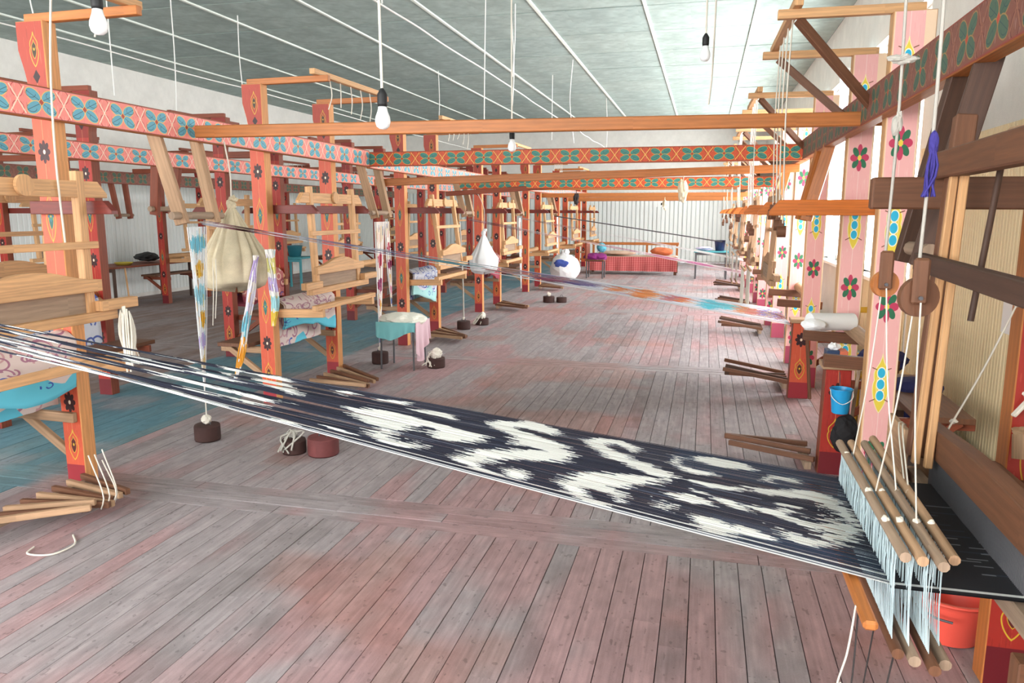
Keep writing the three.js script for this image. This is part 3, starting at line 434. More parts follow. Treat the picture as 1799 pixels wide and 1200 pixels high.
single('warp_rope', tube([[-3.58, 1.62, -18.5], [-1.6, 1.34, -18.2], [0.4, 1.05, -17.9]], 0.014, 40), plain(84, 82, 86, 0.9), 'thin dark rope of unspread warp before the end wall', 'rope', [-3.58, 1.62, -18.5]);

// ---------- the nearest window loom, with the navy cloth on it ----------
{
  const t = thing('handloom', 'window loom holding the dark navy cloth, with four heddle shafts and a brown beater', 'loom', [1.05, 0, -2.3], 'pink looms by the windows');
  for (const z of [-1.55, -2.92]) part('post', postGeo(1.13, z, -1, 0.16, 0.1), [M.postB, M.varnish], t);
  for (const z of [-1.55, -2.92]) part('top_arm', stick([1.2, PH + 0.025, z], [0.36, PH + 0.03, z], 0.05, 0.045), M.pine, t);
  part('arm_pole', stick([0.46, PH + 0.075, -1.4], [0.46, PH + 0.075, -3.05], 0.045, 0.05), M.pine, t);
  part('side_rail', stick([0.54, 1.765, -2.83], [1.7, 1.76, -2.83], 0.105, 0.055, 0.006), M.brown, t);
  part('side_rail', stick([0.66, 1.765, -1.65], [1.7, 1.76, -1.65], 0.105, 0.055, 0.006), M.brown, t);
  part('lower_rail', stick([0.66, 0.74, -2.83], [1.2, 0.74, -2.83], 0.1, 0.05), M.brown, t); part('lower_rail', stick([0.66, 0.74, -1.65], [1.2, 0.74, -1.65], 0.1, 0.05), M.brown, t);
  part('breast_beam', rod([1.0, 0.8, -2.86], [1.0, 0.8, -1.6], 0.05, 14), M.brown, t);
  part('end_block', stick([0.735, 1.875, -2.2], [1.5, 1.9, -2.2], 0.075, 0.07, 0.005), M.worn, t);
  part('hanging_rod', rod([0.79, 1.82, -2.42], [0.735, 1.4, -2.36], 0.009, 8), M.dark, t);
  // beater
  const b = new THREE.Group(); b.name = 'beater'; b.position.set(-0.3, 0.9, 0); t.add(b);
  part('swing_bar', stick([0.74, 1.85, -2.82], [0.71, 1.86, -1.5], 0.085, 0.055, 0.005), M.brown, b);
  part('upright', stick([0.775, 2.0, -2.72], [0.69, 0.93, -2.58], 0.06, 0.05, 0.004, V(1, 0, 0)), M.brown, b);
  part('upright', stick([0.735, 1.85, -2.63], [0.665, 0.93, -2.5], 0.022, 0.024, 0.003, V(1, 0, 0)), M.pine, b);
  part('upright', stick([0.755, 1.84, -2.6], [0.69, 0.93, -2.46], 0.022, 0.024, 0.003, V(1, 0, 0)), M.pine, b);
  part('upright', stick([0.76, 2.0, -1.58], [0.69, 0.93, -1.58], 0.06, 0.05, 0.004, V(1, 0, 0)), M.brown, b);
  part('mid_bar', stick([0.68, 1.545, -2.72], [0.65, 1.53, -1.5], 0.055, 0.035), M.dark, b);
  part('hand_board', arch(1.18, 0.075, 0.1, 0.05).rotateY(Math.PI / 2).translate(0.735, 0.955, -2.1), M.brown, b);
  part('reed', Array.from({ length: 120 }, (_, k) => { const z = mix(-2.58, -1.7, k / 119); return rod([0.73, 0.83, z], [0.73, 0.965, z], 0.0018, 3); }), M.steel, b);
  part('race_board', stick([0.725, 0.815, -2.74], [0.725, 0.815, -1.5], 0.05, 0.045), M.grey, b);
  part('shuttle_box', [box(0.66, 0.68, 0.8, 1.0, -2.86, -2.64), box(0.76, 0.78, 0.8, 0.96, -2.86, -2.64), box(0.66, 0.78, 0.79, 0.81, -2.86, -2.64)], M.worn, b);
  // heddle shafts: rod above, rod below, strings between
  [0.452, 0.484, 0.52, 0.552].forEach((x, i) => {
    const s = new THREE.Group(); s.name = 'heddle_shaft'; s.position.set(x - 1.05, 0.78, 0); t.add(s); const dz = [0, 0.012, 0.03, -0.01][i], z0 = -2.55 + dz, z1 = -1.72 + dz;
    part('upper_rod', rod([x, 0.965 + 0.006 * i, z0], [x + 0.004, 0.955, z1], 0.0125, 9), i % 2 ? M.worn : M.grey, s);
    part('lower_rod', rod([x, 0.735, z0 + 0.05], [x + 0.004, 0.73 - 0.006 * i, z1 + 0.01], 0.0135, 9), i % 2 ? M.grey : M.brown, s);
    part('heddle_strings', Array.from({ length: [200, 130, 110, 110][i] }, (_, k) => { const z = mix(z0 + 0.03, z1 - 0.06, k / [199, 129, 109, 109][i]); return tube([[x + rr(-0.006, 0.006), 0.963, z], [x + rr(-0.004, 0.004), 0.85 + rr(-0.01, 0.01), z + rr(-0.004, 0.004)], [x, 0.735, z + 0.03]], 0.0011, 3, 3); }), M.heddle ??= plain(206, 226, 232, 0.8), s).userData.kind = 'stuff';
    for (const z of [-2.1, -1.9, -2.42]) part('tie_knot', ball(x, 0.971, z, 0.008, 1, 1, 1.4, 0.6, 1), M.cord, s);
  });
  part('shed_stick', stick([0.372, 0.845, -2.5], [0.376, 0.835, -1.62], 0.022, 0.03, 0.006), M.varnish, t);
  // cords from the shafts up to the two wooden pulleys and on to the pole
  for (const [z, zp, k] of [[-2.42, -2.24, 0], [-2.1, -2.24, 1], [-2.1, -1.9, 0], [-1.9, -1.9, 1]]) part('cord', tube([[0.47 + 0.05 * k, 0.97, z], [0.475 + 0.02 * k, 1.25, mix(z, zp, 0.6)], [0.48, 1.5, zp + 0.025 * (k ? 1 : -1)]], 0.0022, 10), M.cord, t);
  for (const z of [-2.3, -2.34]) part('cord', tube([[0.55, 0.97, z + 0.2], [0.62, 1.05, z - 0.2], [0.66, 1.02, -2.62]], 0.0024, 10), M.cord, t);
  for (const [z, m, d] of [[-2.24, M.varnish, 0.036], [-1.9, M.brown, 0.045]]) {
    const p = new THREE.Group(); p.name = 'pulley'; p.position.set(0.48 - 1.05, 1.52, z + 2.3); t.add(p);
    part('wheel', rod([0.48 - 0.002, 1.51, z - 0.008], [0.48 + 0.002, 1.51, z + 0.008], d, 24), m, p);
    part('block', stick([0.478, 1.6, z + 0.016], [0.478, 1.495, z + 0.016], 0.034, 0.018, 0.006, V(1, 0, 0)), M.brown, p);
    part('axle', rod([0.478, 1.51, z - 0.016], [0.478, 1.51, z + 0.032], 0.005, 6), M.steel, p);
    part('cord', tube([[0.475, 1.6, z + 0.003], [0.478, 1.9, z + 0.01], [0.47, 2.3, z + 0.02], [0.462, PH + 0.08, z + 0.02]], 0.0042, 16), M.greycord, t);
  }
  for (const a of [[0.478, 1.93, -2.23, 0.018, 0.6, 1.6, 0.6, 0.7, 2], [0.474, 2.09, -2.22, 0.022, 1.5, 0.5, 0.7, 0.9, 3], [0.474, 2.17, -1.88, 0.024, 1.6, 0.6, 0.8, 0.9, 3]]) part('rag_knot', ball(...a), M.greycord, t);
  part('tassel', [ball(0.478, 1.85, -1.88, 0.012, 0.8, 2.4, 0.8, 0.3, 2), ...Array.from({ length: 14 }, () => tube([[0.478, 1.85, -1.88], [0.478 + rr(-0.012, 0.012), 1.79, -1.88 + rr(-0.012, 0.012)], [0.478 + rr(-0.022, 0.022), 1.735, -1.88 + rr(-0.022, 0.022)]], 0.0028, 5, 4))], M.purple, t);
  part('treadle_cord', tube([[0.37, 0.83, -1.72], [0.365, 0.6, -1.72], [0.33, 0.3, -1.78], [0.3, 0.06, -1.86]], 0.0022, 14), M.darkcord, t);
  part('treadle_cord', tube([[0.46, 0.72, -1.75], [0.42, 0.35, -1.78], [0.36, 0.06, -1.86]], 0.0022, 12), M.darkcord, t);
  part('treadle_cord', tube([[0.45, 0.72, -1.9], [0.41, 0.38, -1.86]], 0.002, 6), M.darkcord, t); part('treadle_rope', tube([[0.41, 0.38, -1.86], [0.39, 0.28, -1.86], [0.36, 0.08, -1.88]], 0.008, 8), M.darkcord, t);
  part('white_cord', tube([[0.36, 0.84, -1.7], [0.352, 0.72, -1.71], [0.34, 0.6, -1.73], [0.36, 0.56, -1.72], [0.37, 0.6, -1.72], [0.345, 0.63, -1.73]], 0.0025, 24), M.cord, t);
  part('diagonal_cord', tube([[1.05, 1.46, -2.87], [0.9, 1.2, -2.72], [0.74, 0.96, -2.57]], 0.0035, 12), M.cord, t); for (const a of [[1.02, 1.4, -2.84, 0.01, 1, 1, 1, 0.5, 1], [0.8, 1.04, -2.63, 0.009, 1.5, 0.8, 1, 0.6, 1]]) part('cord_knot', ball(...a), M.cord, t);
  part('rag_tie', [ball(1.1, 1.09, -2.86, 0.03, 1.1, 0.7, 0.8, 0.8, 2), stick([1.1, 1.09, -2.85], [1.04, 1.02, -2.83], 0.012, 0.02)], M.cord, t);
  part('spool', [rod([1.07, 0.88, -2.8], [1.07, 0.96, -2.82], 0.03, 14), ball(1.07, 0.97, -2.82, 0.028, 1, 0.6, 1, 0.6, 2)], M.worn, t);
  // cloth beyond the shafts
  const clothTex = canvasTex(512, 512, (x, w, h) => { x.fillStyle = '#14161f'; x.fillRect(0, 0, w, h); for (let k = 0; k < 46; k++) { x.fillStyle = rnd() < 0.6 ? '#8e9196' : '#2a3648'; x.globalAlpha = 0.8; const v = 0.25 * h + rnd() * 0.6 * h; x.fillRect(0.2 * w + rnd() * w * 0.55, v, rr(20, 90), 4); } x.globalAlpha = 1; x.fillStyle = '#d8dad8'; x.fillRect(0.05 * w, 0.08 * h, 0.3 * w, 8); x.fillRect(0.0, 0.965 * h, w, 8); }, false);
  const g = new THREE.PlaneGeometry(1, 1, 14, 10), p = g.attributes.position;
  for (let i = 0; i < p.count; i++) { const u = p.getX(i) + 0.5, v = p.getY(i) + 0.5; let x = mix(0.45, 1.0, u), y = 0.85 + 0.001 * Math.sin(v * 40); if (u > 0.9) y -= 0.0; p.setXYZ(i, x, y, mix(-1.79, -2.55, v) ); }
  g.computeVertexNormals(); const under = g.clone().translate(0, -0.003, 0);
  single('woven_cloth', [g.toNonIndexed(), under.toNonIndexed()], new THREE.MeshStandardMaterial({ map: clothTex, roughness: 0.75, side: THREE.DoubleSide }), 'dark navy cloth with pale flecks woven between heddles and breast beam', 'cloth', [0.7, 0.85, -2.15]);
}
// ---------- floor weights, treadles ----------
function weight(x, z, r, h, label, o = {}) {
  const t = thing('floor_weight', label, 'weight', [x, 0, z], 'warp weights on the floor');
  part('drum', lathe([[0, 0], [r * 0.96, 0], [r, 0.012], [r, h - 0.012], [r * 0.95, h], [0, h]], x, 0, z, 22), o.mat ?? M.iron, t);
  part('ring', tube([[x - 0.03, h, z], [x - 0.02, h + 0.035, z], [x + 0.02, h + 0.035, z], [x + 0.03, h, z]], 0.005, 10), M.steel, t);
  if (o.knot) part('rope_knot', [ball(x, h + 0.04, z, o.knot, 1, 1, 1, 0.5, 2), ...(o.tails ? Array.from({ length: 7 }, () => tube([[x, h + 0.05, z], [x + rr(-0.1, 0.1), h + rr(0.02, 0.09), z + rr(-0.05, 0.1)], [x + rr(-0.13, 0.05), rr(0.015, 0.06), z + 0.06 + rr(0.02, 0.08)]], 0.007, 8)) : [])], o.tails === 2 ? M.greycord : M.cord, t);
}
M.weightRed = plain(122, 62, 62, 0.75, { map: grimeTex });
weight(-3.6, -4.82, 0.095, 0.12, 'dark iron drum weight under the yellow and turquoise threads', { knot: 0.035 });
weight(-2.8, -4.7, 0.085, 0.1, 'small dark drum weight with a grey rope beside a red one', { knot: 0.03, tails: 2 });
weight(-2.58, -4.72, 0.11, 0.13, 'red painted drum weight beside a small dark one', { mat: M.weightRed });
weight(-3.55, -7.9, 0.095, 0.13, 'dark drum weight under the red and yellow hanging threads', { knot: 0.025 });
weight(-2.85, -7.84, 0.1, 0.11, 'drum weight heaped with pale rope, past the stool with the cloth', { knot: 0.06, tails: 1 });
weight(-3.41, -10.6, 0.1, 0.12, 'dark drum weight at the foot of a tall grey cord', { knot: 0.02 });
weight(-3.27, -11.1, 0.1, 0.1, 'drum weight with loose rope ends by the tall grey cord', { knot: 0.05, tails: 1 });
weight(-2.86, -14.25, 0.11, 0.12, 'far pair of drum weights, the one with white rope', { knot: 0.04 });
weight(-2.62, -14.3, 0.1, 0.1, 'far pair of drum weights, the bare one');
function treadles(x, s, z, n, label, o = {}) {  // pivot rail along z at x, bars fanning to side s
  const t = thing('treadle_set', label, 'treadles', [x, 0, z], 'loom treadles on the floor'), W = o.w ?? 0.62, L = o.L ?? 0.5, m = o.mat ?? M.worn;
  part('pivot_rail', stick([x, 0.06, z - W / 2], [x, 0.06, z + W / 2], 0.05, 0.045), M.grey, t);
  for (let k = 0; k < n; k++) { const f = n > 1 ? k / (n - 1) : 0.5, zz = z + (f - 0.5) * W * 0.9, lift = (o.lift ?? 0.03) * rr(0.4, 1.6); part('treadle', stick([x - s * 0.04, 0.1, zz], [x + s * L * rr(0.88, 1.05), 0.05 + lift, z + (o.dz ?? 0) + (f - 0.5) * W * (o.fan ?? 0.35)], 0.035, 0.03), k % 2 ? m : M.brown, t); }
  if (o.cords) for (let k = 0; k < 4; k++) { const zz = z + (o.dz ?? 0) + rr(-0.08, 0.08); part('cord', tube([[x + s * L * 0.95, 0.08, zz], [x + s * (L + 0.02), 0.16, zz + 0.02], [x + s * L * 0.9, 0.32 + rr(0, 0.1), zz + 0.03]], 0.004, 8), M.cord, t); }
}
treadles(-3.62, 1, -3.3, 8, 'fan of worn grey treadles beside a loose curled white cord', { L: 0.46, w: 0.85, fan: 0.3, lift: 0.05, cords: true, dz: -0.05 });
single('loose_cord', tube([[-3.2, 0.006, -3.12], [-3.1, 0.006, -3.02], [-3.12, 0.006, -2.9], [-3.25, 0.006, -2.88], [-3.28, 0.006, -2.95]], 0.005, 24), M.cord, 'loose white cord end curled on the boards by the grey treadles', 'cord', [-3.2, 0.006, -3.0]);
treadles(-3.62, 1, -6.85, 6, 'pale treadle bars beside the loom behind the cream bag', { L: 0.55, w: 0.8, fan: 0.4, dz: 0.25 });
treadles(-3.5, 1, -9.7, 6, 'pale treadle bars past the stool with the cloth', { L: 0.5, w: 0.7, dz: 0.25 });
treadles(-3.5, 1, -13.1, 5, 'pale treadle bars near the far pair of weights', { L: 0.55, w: 0.6, dz: 0.3 });
treadles(-3.5, 1, -16.7, 5, 'treadle bars under the aisle loom before the white sack', { L: 0.5, w: 0.6, dz: 0.2 });
treadles(0.72, -1, -5.3, 3, 'dark treadles under the bucket post by the windows', { L: 0.5, w: 0.4, mat: M.brown, lift: 0.09, dz: -0.15 });
treadles(0.8, -1, -7.75, 5, 'dark crossed treadles under the colourful warp loom', { L: 0.55, w: 0.5, mat: M.dark, lift: 0.12, dz: 0.05, fan: 0.6 });
treadles(0.8, -1, -11.2, 5, 'dark treadles under the pink warp loom', { L: 0.55, w: 0.5, mat: M.dark, lift: 0.1, fan: 0.5 });
treadles(0.8, -1, -14.4, 5, 'dark treadles under the pale warp loom', { L: 0.55, w: 0.5, mat: M.dark, lift: 0.1, fan: 0.5 });
treadles(0.8, -1, -17.6, 4, 'small dark treadles near the turquoise table', { L: 0.55, w: 0.5, mat: M.dark, lift: 0.1, fan: 0.5 });

// ---------- hanging threads, bags ----------
function drop(label, top, width, bottom, tex, n, r) {  // threads hanging from a roller to a tie
  const T = arr(top), Bp = arr(bottom), pos = [], geos = []; for (let k = 0; k < n; k++) { const f = (k + 0.5) / n, a = V(T.x + rr(-0.01, 0.01), T.y, T.z + (f - 0.5) * width), c = a.clone().lerp(Bp, 0.55).add(V(rr(-0.012, 0.012), 0, rr(-0.01, 0.01))); const g = tube([a, c, Bp], r, 10, 4), uv = g.attributes.uv; for (let i = 0; i < uv.count; i++) uv.setXY(i, uv.getX(i), f); geos.push(g); }
  return single('hanging_threads', geos, new THREE.MeshStandardMaterial({ map: tex, roughness: 0.7 }), label, 'threads', bottom);
}
const d1 = bands([[0.1, 0.1, 0, 1, '#7cc4d8'], [0.25, 0.1, 0.2, 0.6, '#e0b030'], [0.4, 0.12, 0, 1, '#9ad0de'], [0.55, 0.1, 0.2, 0.7, '#e0a828'], [0.68, 0.1, 0, 1, '#b8a8d8'], [0.82, 0.1, 0, 1, '#d8c090']], '#eaeef0');
const d2 = bands([[0.1, 0.14, 0, 1, '#e8d8c0'], [0.3, 0.12, 0.1, 0.8, '#c04a60'], [0.5, 0.12, 0, 1, '#9a3060'], [0.66, 0.1, 0.2, 0.6, '#e0b040'], [0.8, 0.12, 0, 1, '#d890a8'], [0.93, 0.1, 0, 1, '#4060a0']], '#f0e6e0', 0.3);
drop('white, turquoise and yellow threads hanging in a long point to an iron weight', [-3.6, 1.6, -4.86], 0.2, [-3.6, 0.36, -4.82], d1, 34, 0.0035);
single('weight_cord', tube([[-3.6, 0.36, -4.82], [-3.598, 0.25, -4.82], [-3.6, 0.16, -4.82]], 0.005, 6), M.cord, 'white cord tying the turquoise and yellow threads to their weight', 'cord', [-3.6, 0.16, -4.82]);
drop('red, pink and yellow threads hanging beside the stool', [-3.58, 1.6, -8.05], 0.22, [-3.55, 0.18, -7.9], d2, 26, 0.006);
drop('second bunch of crimson threads hanging beside the stool', [-3.6, 1.6, -8.3], 0.12, [-3.5, 0.62, -8.15], d2, 14, 0.006);
single('grey_rope', tube([[-3.5, 1.55, -10.75], [-3.46, 1.0, -10.7], [-3.42, 0.6, -10.62], [-3.41, 0.16, -10.6]], 0.012, 20), M.greycord, 'tall grey cord in front of the white bag, tied to a dark weight', 'cord', [-3.41, 0.16, -10.6]);
for (const [x, z] of [[-3.57, -14.8], [-3.57, -18.75]]) drop(z > -16 ? 'pale threads hanging before the white sack' : 'pale threads hanging at the end of the aisle', [x, 1.6, z], 0.16, [x + 0.03, 0.2, z], w4, 12, 0.007);
function hangingBag(name, label, x, z, y0, y1, R, beamY, mat, pleats, o = {}) {
  const t = thing(name, label, 'bag', [x, y0, z]), g = new THREE.CylinderGeometry(1, 1, 1, 168, 26, true), p = g.attributes.position, H = y1 - y0;
  const prof = (v) => R * (v < 0.12 ? Math.sqrt(clamp(1 - ((0.12 - v) / 0.12) ** 2)) * 0.96 : v < 0.4 ? mix(0.97, 1, Math.sin((v - 0.12) / 0.28 * 1.6)) : mix(1, 0.1, Math.pow((v - 0.4) / 0.6, o.pw ?? 1.05)));
  for (let i = 0; i < p.count; i++) { const v = p.getY(i) + 0.5, a = Math.atan2(p.getZ(i), p.getX(i)), k = (Math.abs(Math.sin(a * pleats * 0.5 + 1.1 * Math.sin(a * 3))) - 0.6) * 0.2 * smooth(0.02, 0.45, v) + 0.1 * (fbm(Math.cos(a) * 1.2 + 5, Math.sin(a) * 1.2 + v * 2, 2) - 0.5), r = Math.max(0.012, prof(v) * (1 + k)); p.setXYZ(i, x + Math.cos(a) * r, y0 + v * H + (v < 0.1 ? 0.02 * Math.sin(a * 2) : 0), z + Math.sin(a) * r); }
  g.computeVertexNormals(); part('sack', g, mat, t);
  part('knot', [ball(x, y1 + 0.02, z, 0.035, 1, 1.3, 1, 0.4, 2), ball(x + 0.02, y1 + 0.07, z, 0.03, 1.1, 0.8, 0.9, 0.7, 2)], mat, t);
  if (beamY) part('cord', tube([[x, y1 + 0.05, z], [x + 0.005, (y1 + beamY) / 2, z], [o.bx ?? x - 0.03, beamY, z]], 0.006, 10), M.cord, t);
  return t;
}
M.canvasCloth = plain(222, 208, 178, 0.95, { side: THREE.DoubleSide, map: grimeTex });
{
  const t = hangingBag('canvas_bag', 'cream canvas bag gathered and hung by a cord from the pink beam', -3.58, -5.27, 1.1, 1.74, 0.24, 2.24, M.canvasCloth, 15);
  for (const [a, b, c] of [[-0.12, 0.05, 0.85], [-0.03, 0.14, 0.92]]) part('string', tube([[-3.5 + a, 1.36, -5.1 + b], [-3.48 + a, 1.15, -5.06 + b], [-3.5 + a, c, -5.05 + b]], 0.004, 8), M.cord, t);
  const bundle = (label, pts, r0, tex) => { const gs = []; for (let k = 0; k < 16; k++) { const g = tube(pts.map(([x, y, z], i) => [x + rr(-1, 1) * r0 * (i === pts.length - 1 ? 0.3 : 1), y, z + rr(-1, 1) * r0 * (i === pts.length - 1 ? 0.3 : 1)]), 0.007, 12, 4), f = rnd(), uv = g.attributes.uv; for (let i = 0; i < uv.count; i++) uv.setXY(i, uv.getX(i), f); gs.push(g); } single('yarn_bundle', gs, new THREE.MeshStandardMaterial({ map: tex, roughness: 0.8 }), label, 'yarn', pts[pts.length - 1]); };
  bundle('long lilac, turquoise and orange yarn bundle trailing below the cream bag', [[-3.32, 1.38, -5.15], [-3.35, 1.15, -5.13], [-3.4, 0.85, -5.1], [-3.42, 0.62, -5.05], [-3.46, 0.42, -5.0]], 0.022, bands([[0.12, 0.2, 0, 1, '#b8a4d8'], [0.35, 0.2, 0, 1, '#d8d4e8'], [0.55, 0.2, 0, 1, '#7cc8dc'], [0.8, 0.3, 0, 1, '#e8a030']], '#e8e0dc', 0.3));
  bundle('shorter white, yellow and lilac yarn bundle on the side of the cream bag', [[-3.27, 1.42, -5.28], [-3.25, 1.2, -5.27], [-3.25, 1.0, -5.27], [-3.27, 0.82, -5.27]], 0.035, bands([[0.2, 0.2, 0, 1, '#d8d080'], [0.45, 0.2, 0, 1, '#c0b0dc'], [0.7, 0.2, 0, 1, '#a8d8e0'], [0.9, 0.2, 0, 1, '#e8c850']], '#f0eeea', 0.5));
}
M.whiteCloth = plain(240, 242, 244, 0.9, { side: THREE.DoubleSide });
hangingBag('cloth_bag', 'white cloth bag tied to a point beside the tall grey cord', -3.42, -11.72, 0.74, 1.36, 0.22, 2.2, M.whiteCloth, 7, { pw: 0.85, bx: -3.63 });
{
  const t = thing('cloth_sack', 'big white sack with a blue print standing before the purple chair', 'bag', [-3.3, 0, -18.45]);
  part('sack', ball(-3.3, 0.36, -18.45, 0.36, 1, 1, 0.9, 0.14, 4), M.whiteCloth, t); part('neck', ball(-3.3, 0.73, -18.45, 0.1, 1, 1, 1, 0.5, 3), M.whiteCloth, t);
  part('printed_patch', ball(-3.34, 0.47, -18.17, 0.14, 1.2, 0.75, 0.35, 0.4, 3), plain(70, 90, 170, 0.9), t);
}
// ---------- quilts, cloths ----------
function quiltTex(a, b, c, edge) { return canvasTex(512, 512, (x, w, h) => { x.fillStyle = a; x.fillRect(0, 0, w, h); x.lineWidth = 9; for (let k = 0; k < 60; k++) { x.strokeStyle = k % 3 ? b : c; x.beginPath(); const p = rnd() * w, q = rnd() * h * 0.72; x.arc(p, q, rr(14, 44), rnd() * 6, rnd() * 6 + 3); x.stroke(); } x.fillStyle = edge; x.beginPath(); x.moveTo(0, h * 0.86); for (let i = 0; i <= 8; i++) x.lineTo(i * w / 8, h * (0.72 + 0.12 * Math.sin(i * 1.4))); x.lineTo(w, h); x.lineTo(0, h); x.fill(); x.strokeStyle = '#3a58b0'; x.lineWidth = 7; for (let k = 0; k < 9; k++) { x.beginPath(); x.arc(rnd() * w, h * rr(0.66, 0.9), rr(12, 30), rnd() * 6, rnd() * 6 + 2.4); x.stroke(); } }, false); }
const Q1 = quiltTex('#dccdc8', '#a8788e', '#c8a0a4', '#62c4dc'), Q2 = quiltTex('#d8dce8', '#5868b0', '#98a8d0', '#a8d8d8'), Q3 = quiltTex('#b86a6a', '#e0c0b0', '#7c3040', '#984050');
function quilt(label, x, s, z, L, y, front, back, tex, lump = 0.02) {  // a padded quilt thrown over a beam, hanging on both sides
  const N = 26, K = 18, th = 0.022, path = []; for (let i = 0; i <= N; i++) { const f = i / N; let lx, ly; if (f < 0.4) { lx = 0.075; ly = y - front * (1 - f / 0.4); } else if (f < 0.6) { const a = (f - 0.4) / 0.2 * Math.PI; lx = 0.075 * Math.cos(a); ly = y + 0.05 * Math.sin(a); } else { lx = -0.075; ly = y - back * (f - 0.6) / 0.4; } path.push([lx, ly]); }
  const pos = [], uv = [], idx = [], sd = rnd() * 40; for (const sideK of [1, 0]) for (let i = 0; i <= N; i++) for (let k = 0; k <= K; k++) { const v = k / K, n = fbm(v * 5 + sd, i / N * 4 + sd, 3) - 0.5, [lx, ly] = path[i], hang = i < 0.4 * N ? 1 - i / (0.4 * N) : 0, d = sideK ? th : 0; const dir = i < 0.45 * N ? 1 : i > 0.55 * N ? -1 : 0; pos.push(x + s * (lx + dir * (d + Math.abs(n) * lump * 2 + hang * 0.03 * Math.sin(v * 7 + sd))), ly + (dir === 0 ? d : 0) + n * lump * 2 - hang * 0.09 * Math.sin(v * Math.PI * 0.9 + 0.4 * sd), z + (v - 0.5) * L + n * 0.015); uv.push(v, i / N * 2 < 1 ? i / N * 1.6 : 0.8 - (i / N - 0.5)); }
  const W = K + 1, O = (N + 1) * W; for (let i = 0; i < N; i++) for (let k = 0; k < K; k++) { const a = i * W + k; idx.push(a, a + 1, a + W + 1, a, a + W + 1, a + W); const b = O + a; idx.push(b, b + W + 1, b + 1, b, b + W, b + W + 1); }
  for (let k = 0; k < K; k++) for (const i of [0, N]) { const a = i * W + k; idx.push(a, O + a + 1, a + 1, a, O + a, O + a + 1); } for (let i = 0; i < N; i++) for (const k of [0, K]) { const a = i * W + k; idx.push(a, a + W, O + a + W, a, O + a + W, O + a); }
  const g = new THREE.BufferGeometry(); g.setAttribute('position', new THREE.Float32BufferAttribute(pos, 3)); g.setAttribute('uv', new THREE.Float32BufferAttribute(uv, 2)); g.setIndex(idx); g.computeVertexNormals();
  return single('quilt', g, new THREE.MeshStandardMaterial({ map: tex, roughness: 0.95, side: THREE.DoubleSide }), label, 'quilt', [x, y - 0.3, z], 'quilts thrown over the loom beams');
}
quilt('pink scrolled turquoise-edged quilt on the aisle loom seventh from the end wall', ROWA, 1, -3.3, 0.85, 0.93, 0.22, 0.4, Q1);
quilt('pink scrolled quilt with a turquoise edge on the loom behind the cream bag', ROWA, 1, -6.58, 0.95, 0.86, 0.28, 0.4, Q1);
quilt('blue and white patterned quilt on the loom behind the stool', ROWA, 1, -9.72, 0.9, 0.9, 0.36, 0.36, Q2);
quilt('reddish quilt on the aisle loom behind the white bag', ROWA, 1, -13.15, 0.9, 0.9, 0.32, 0.36, Q3);
quilt('dull red quilt on the dark loom before the teal stool', ROWB, -1, -8.47, 0.9, 0.93, 0.3, 0.3, Q3);
quilt('blue and white quilt on the dark loom sixth from the end wall', ROWB, -1, -5.3, 0.9, 0.93, 0.3, 0.4, Q2);
{
  const t = thing('stool', 'thin metal stool draped with a turquoise cloth and a white cloth', 'stool', [-3.2, 0, -7.75]), x0 = -3.4, x1 = -3.02, z0 = -7.95, z1 = -7.6;
  for (const [x, z] of [[x0, z0], [x1, z0], [x0, z1], [x1, z1]]) part('leg', rod([x, 0, z], [x * 0.98 + -3.2 * 0.02, 0.5, z], 0.011, 8), M.steel, t);
  part('seat', box(x0 - 0.03, x1 + 0.03, 0.5, 0.52, z0 - 0.03, z1 + 0.03, 0.006), M.teal, t);
  const skirt = (xa, za, xb, zb, h, m, n) => { const g = new THREE.PlaneGeometry(1, 1, 60, 8), p = g.attributes.position; for (let i = 0; i < p.count; i++) { const u = p.getX(i) + 0.5, v = p.getY(i) + 0.5, wv = 0.03 * Math.sin(u * 19 + 0.6 * Math.sin(u * 7)) * (1 - v), nx = zb - za, nz = -(xb - xa), l = Math.hypot(nx, nz); p.setXYZ(i, mix(xa, xb, u) + nx / l * -wv, 0.53 - h * (1 - v) * (0.8 + 0.25 * Math.sin(u * 5)), mix(za, zb, u) + nz / l * -wv); } g.computeVertexNormals(); part(n, g, m, t); };
  const tq = plain(128, 196, 200, 0.9, { side: THREE.DoubleSide }), pk = plain(222, 190, 200, 0.9, { side: THREE.DoubleSide });
  skirt(x0 - 0.04, z1 + 0.04, x1 + 0.04, z1 + 0.04, 0.19, tq, 'turquoise_cloth'); skirt(x1 + 0.045, z1 + 0.04, x1 + 0.045, z0 - 0.04, 0.42, pk, 'hanging_cloth');
  part('white_cloth', ball((x0 + x1) / 2, 0.54, (z0 + z1) / 2, 0.22, 1.05, 0.34, 0.95, 0.3, 4), plain(236, 234, 222, 0.95), t);
}
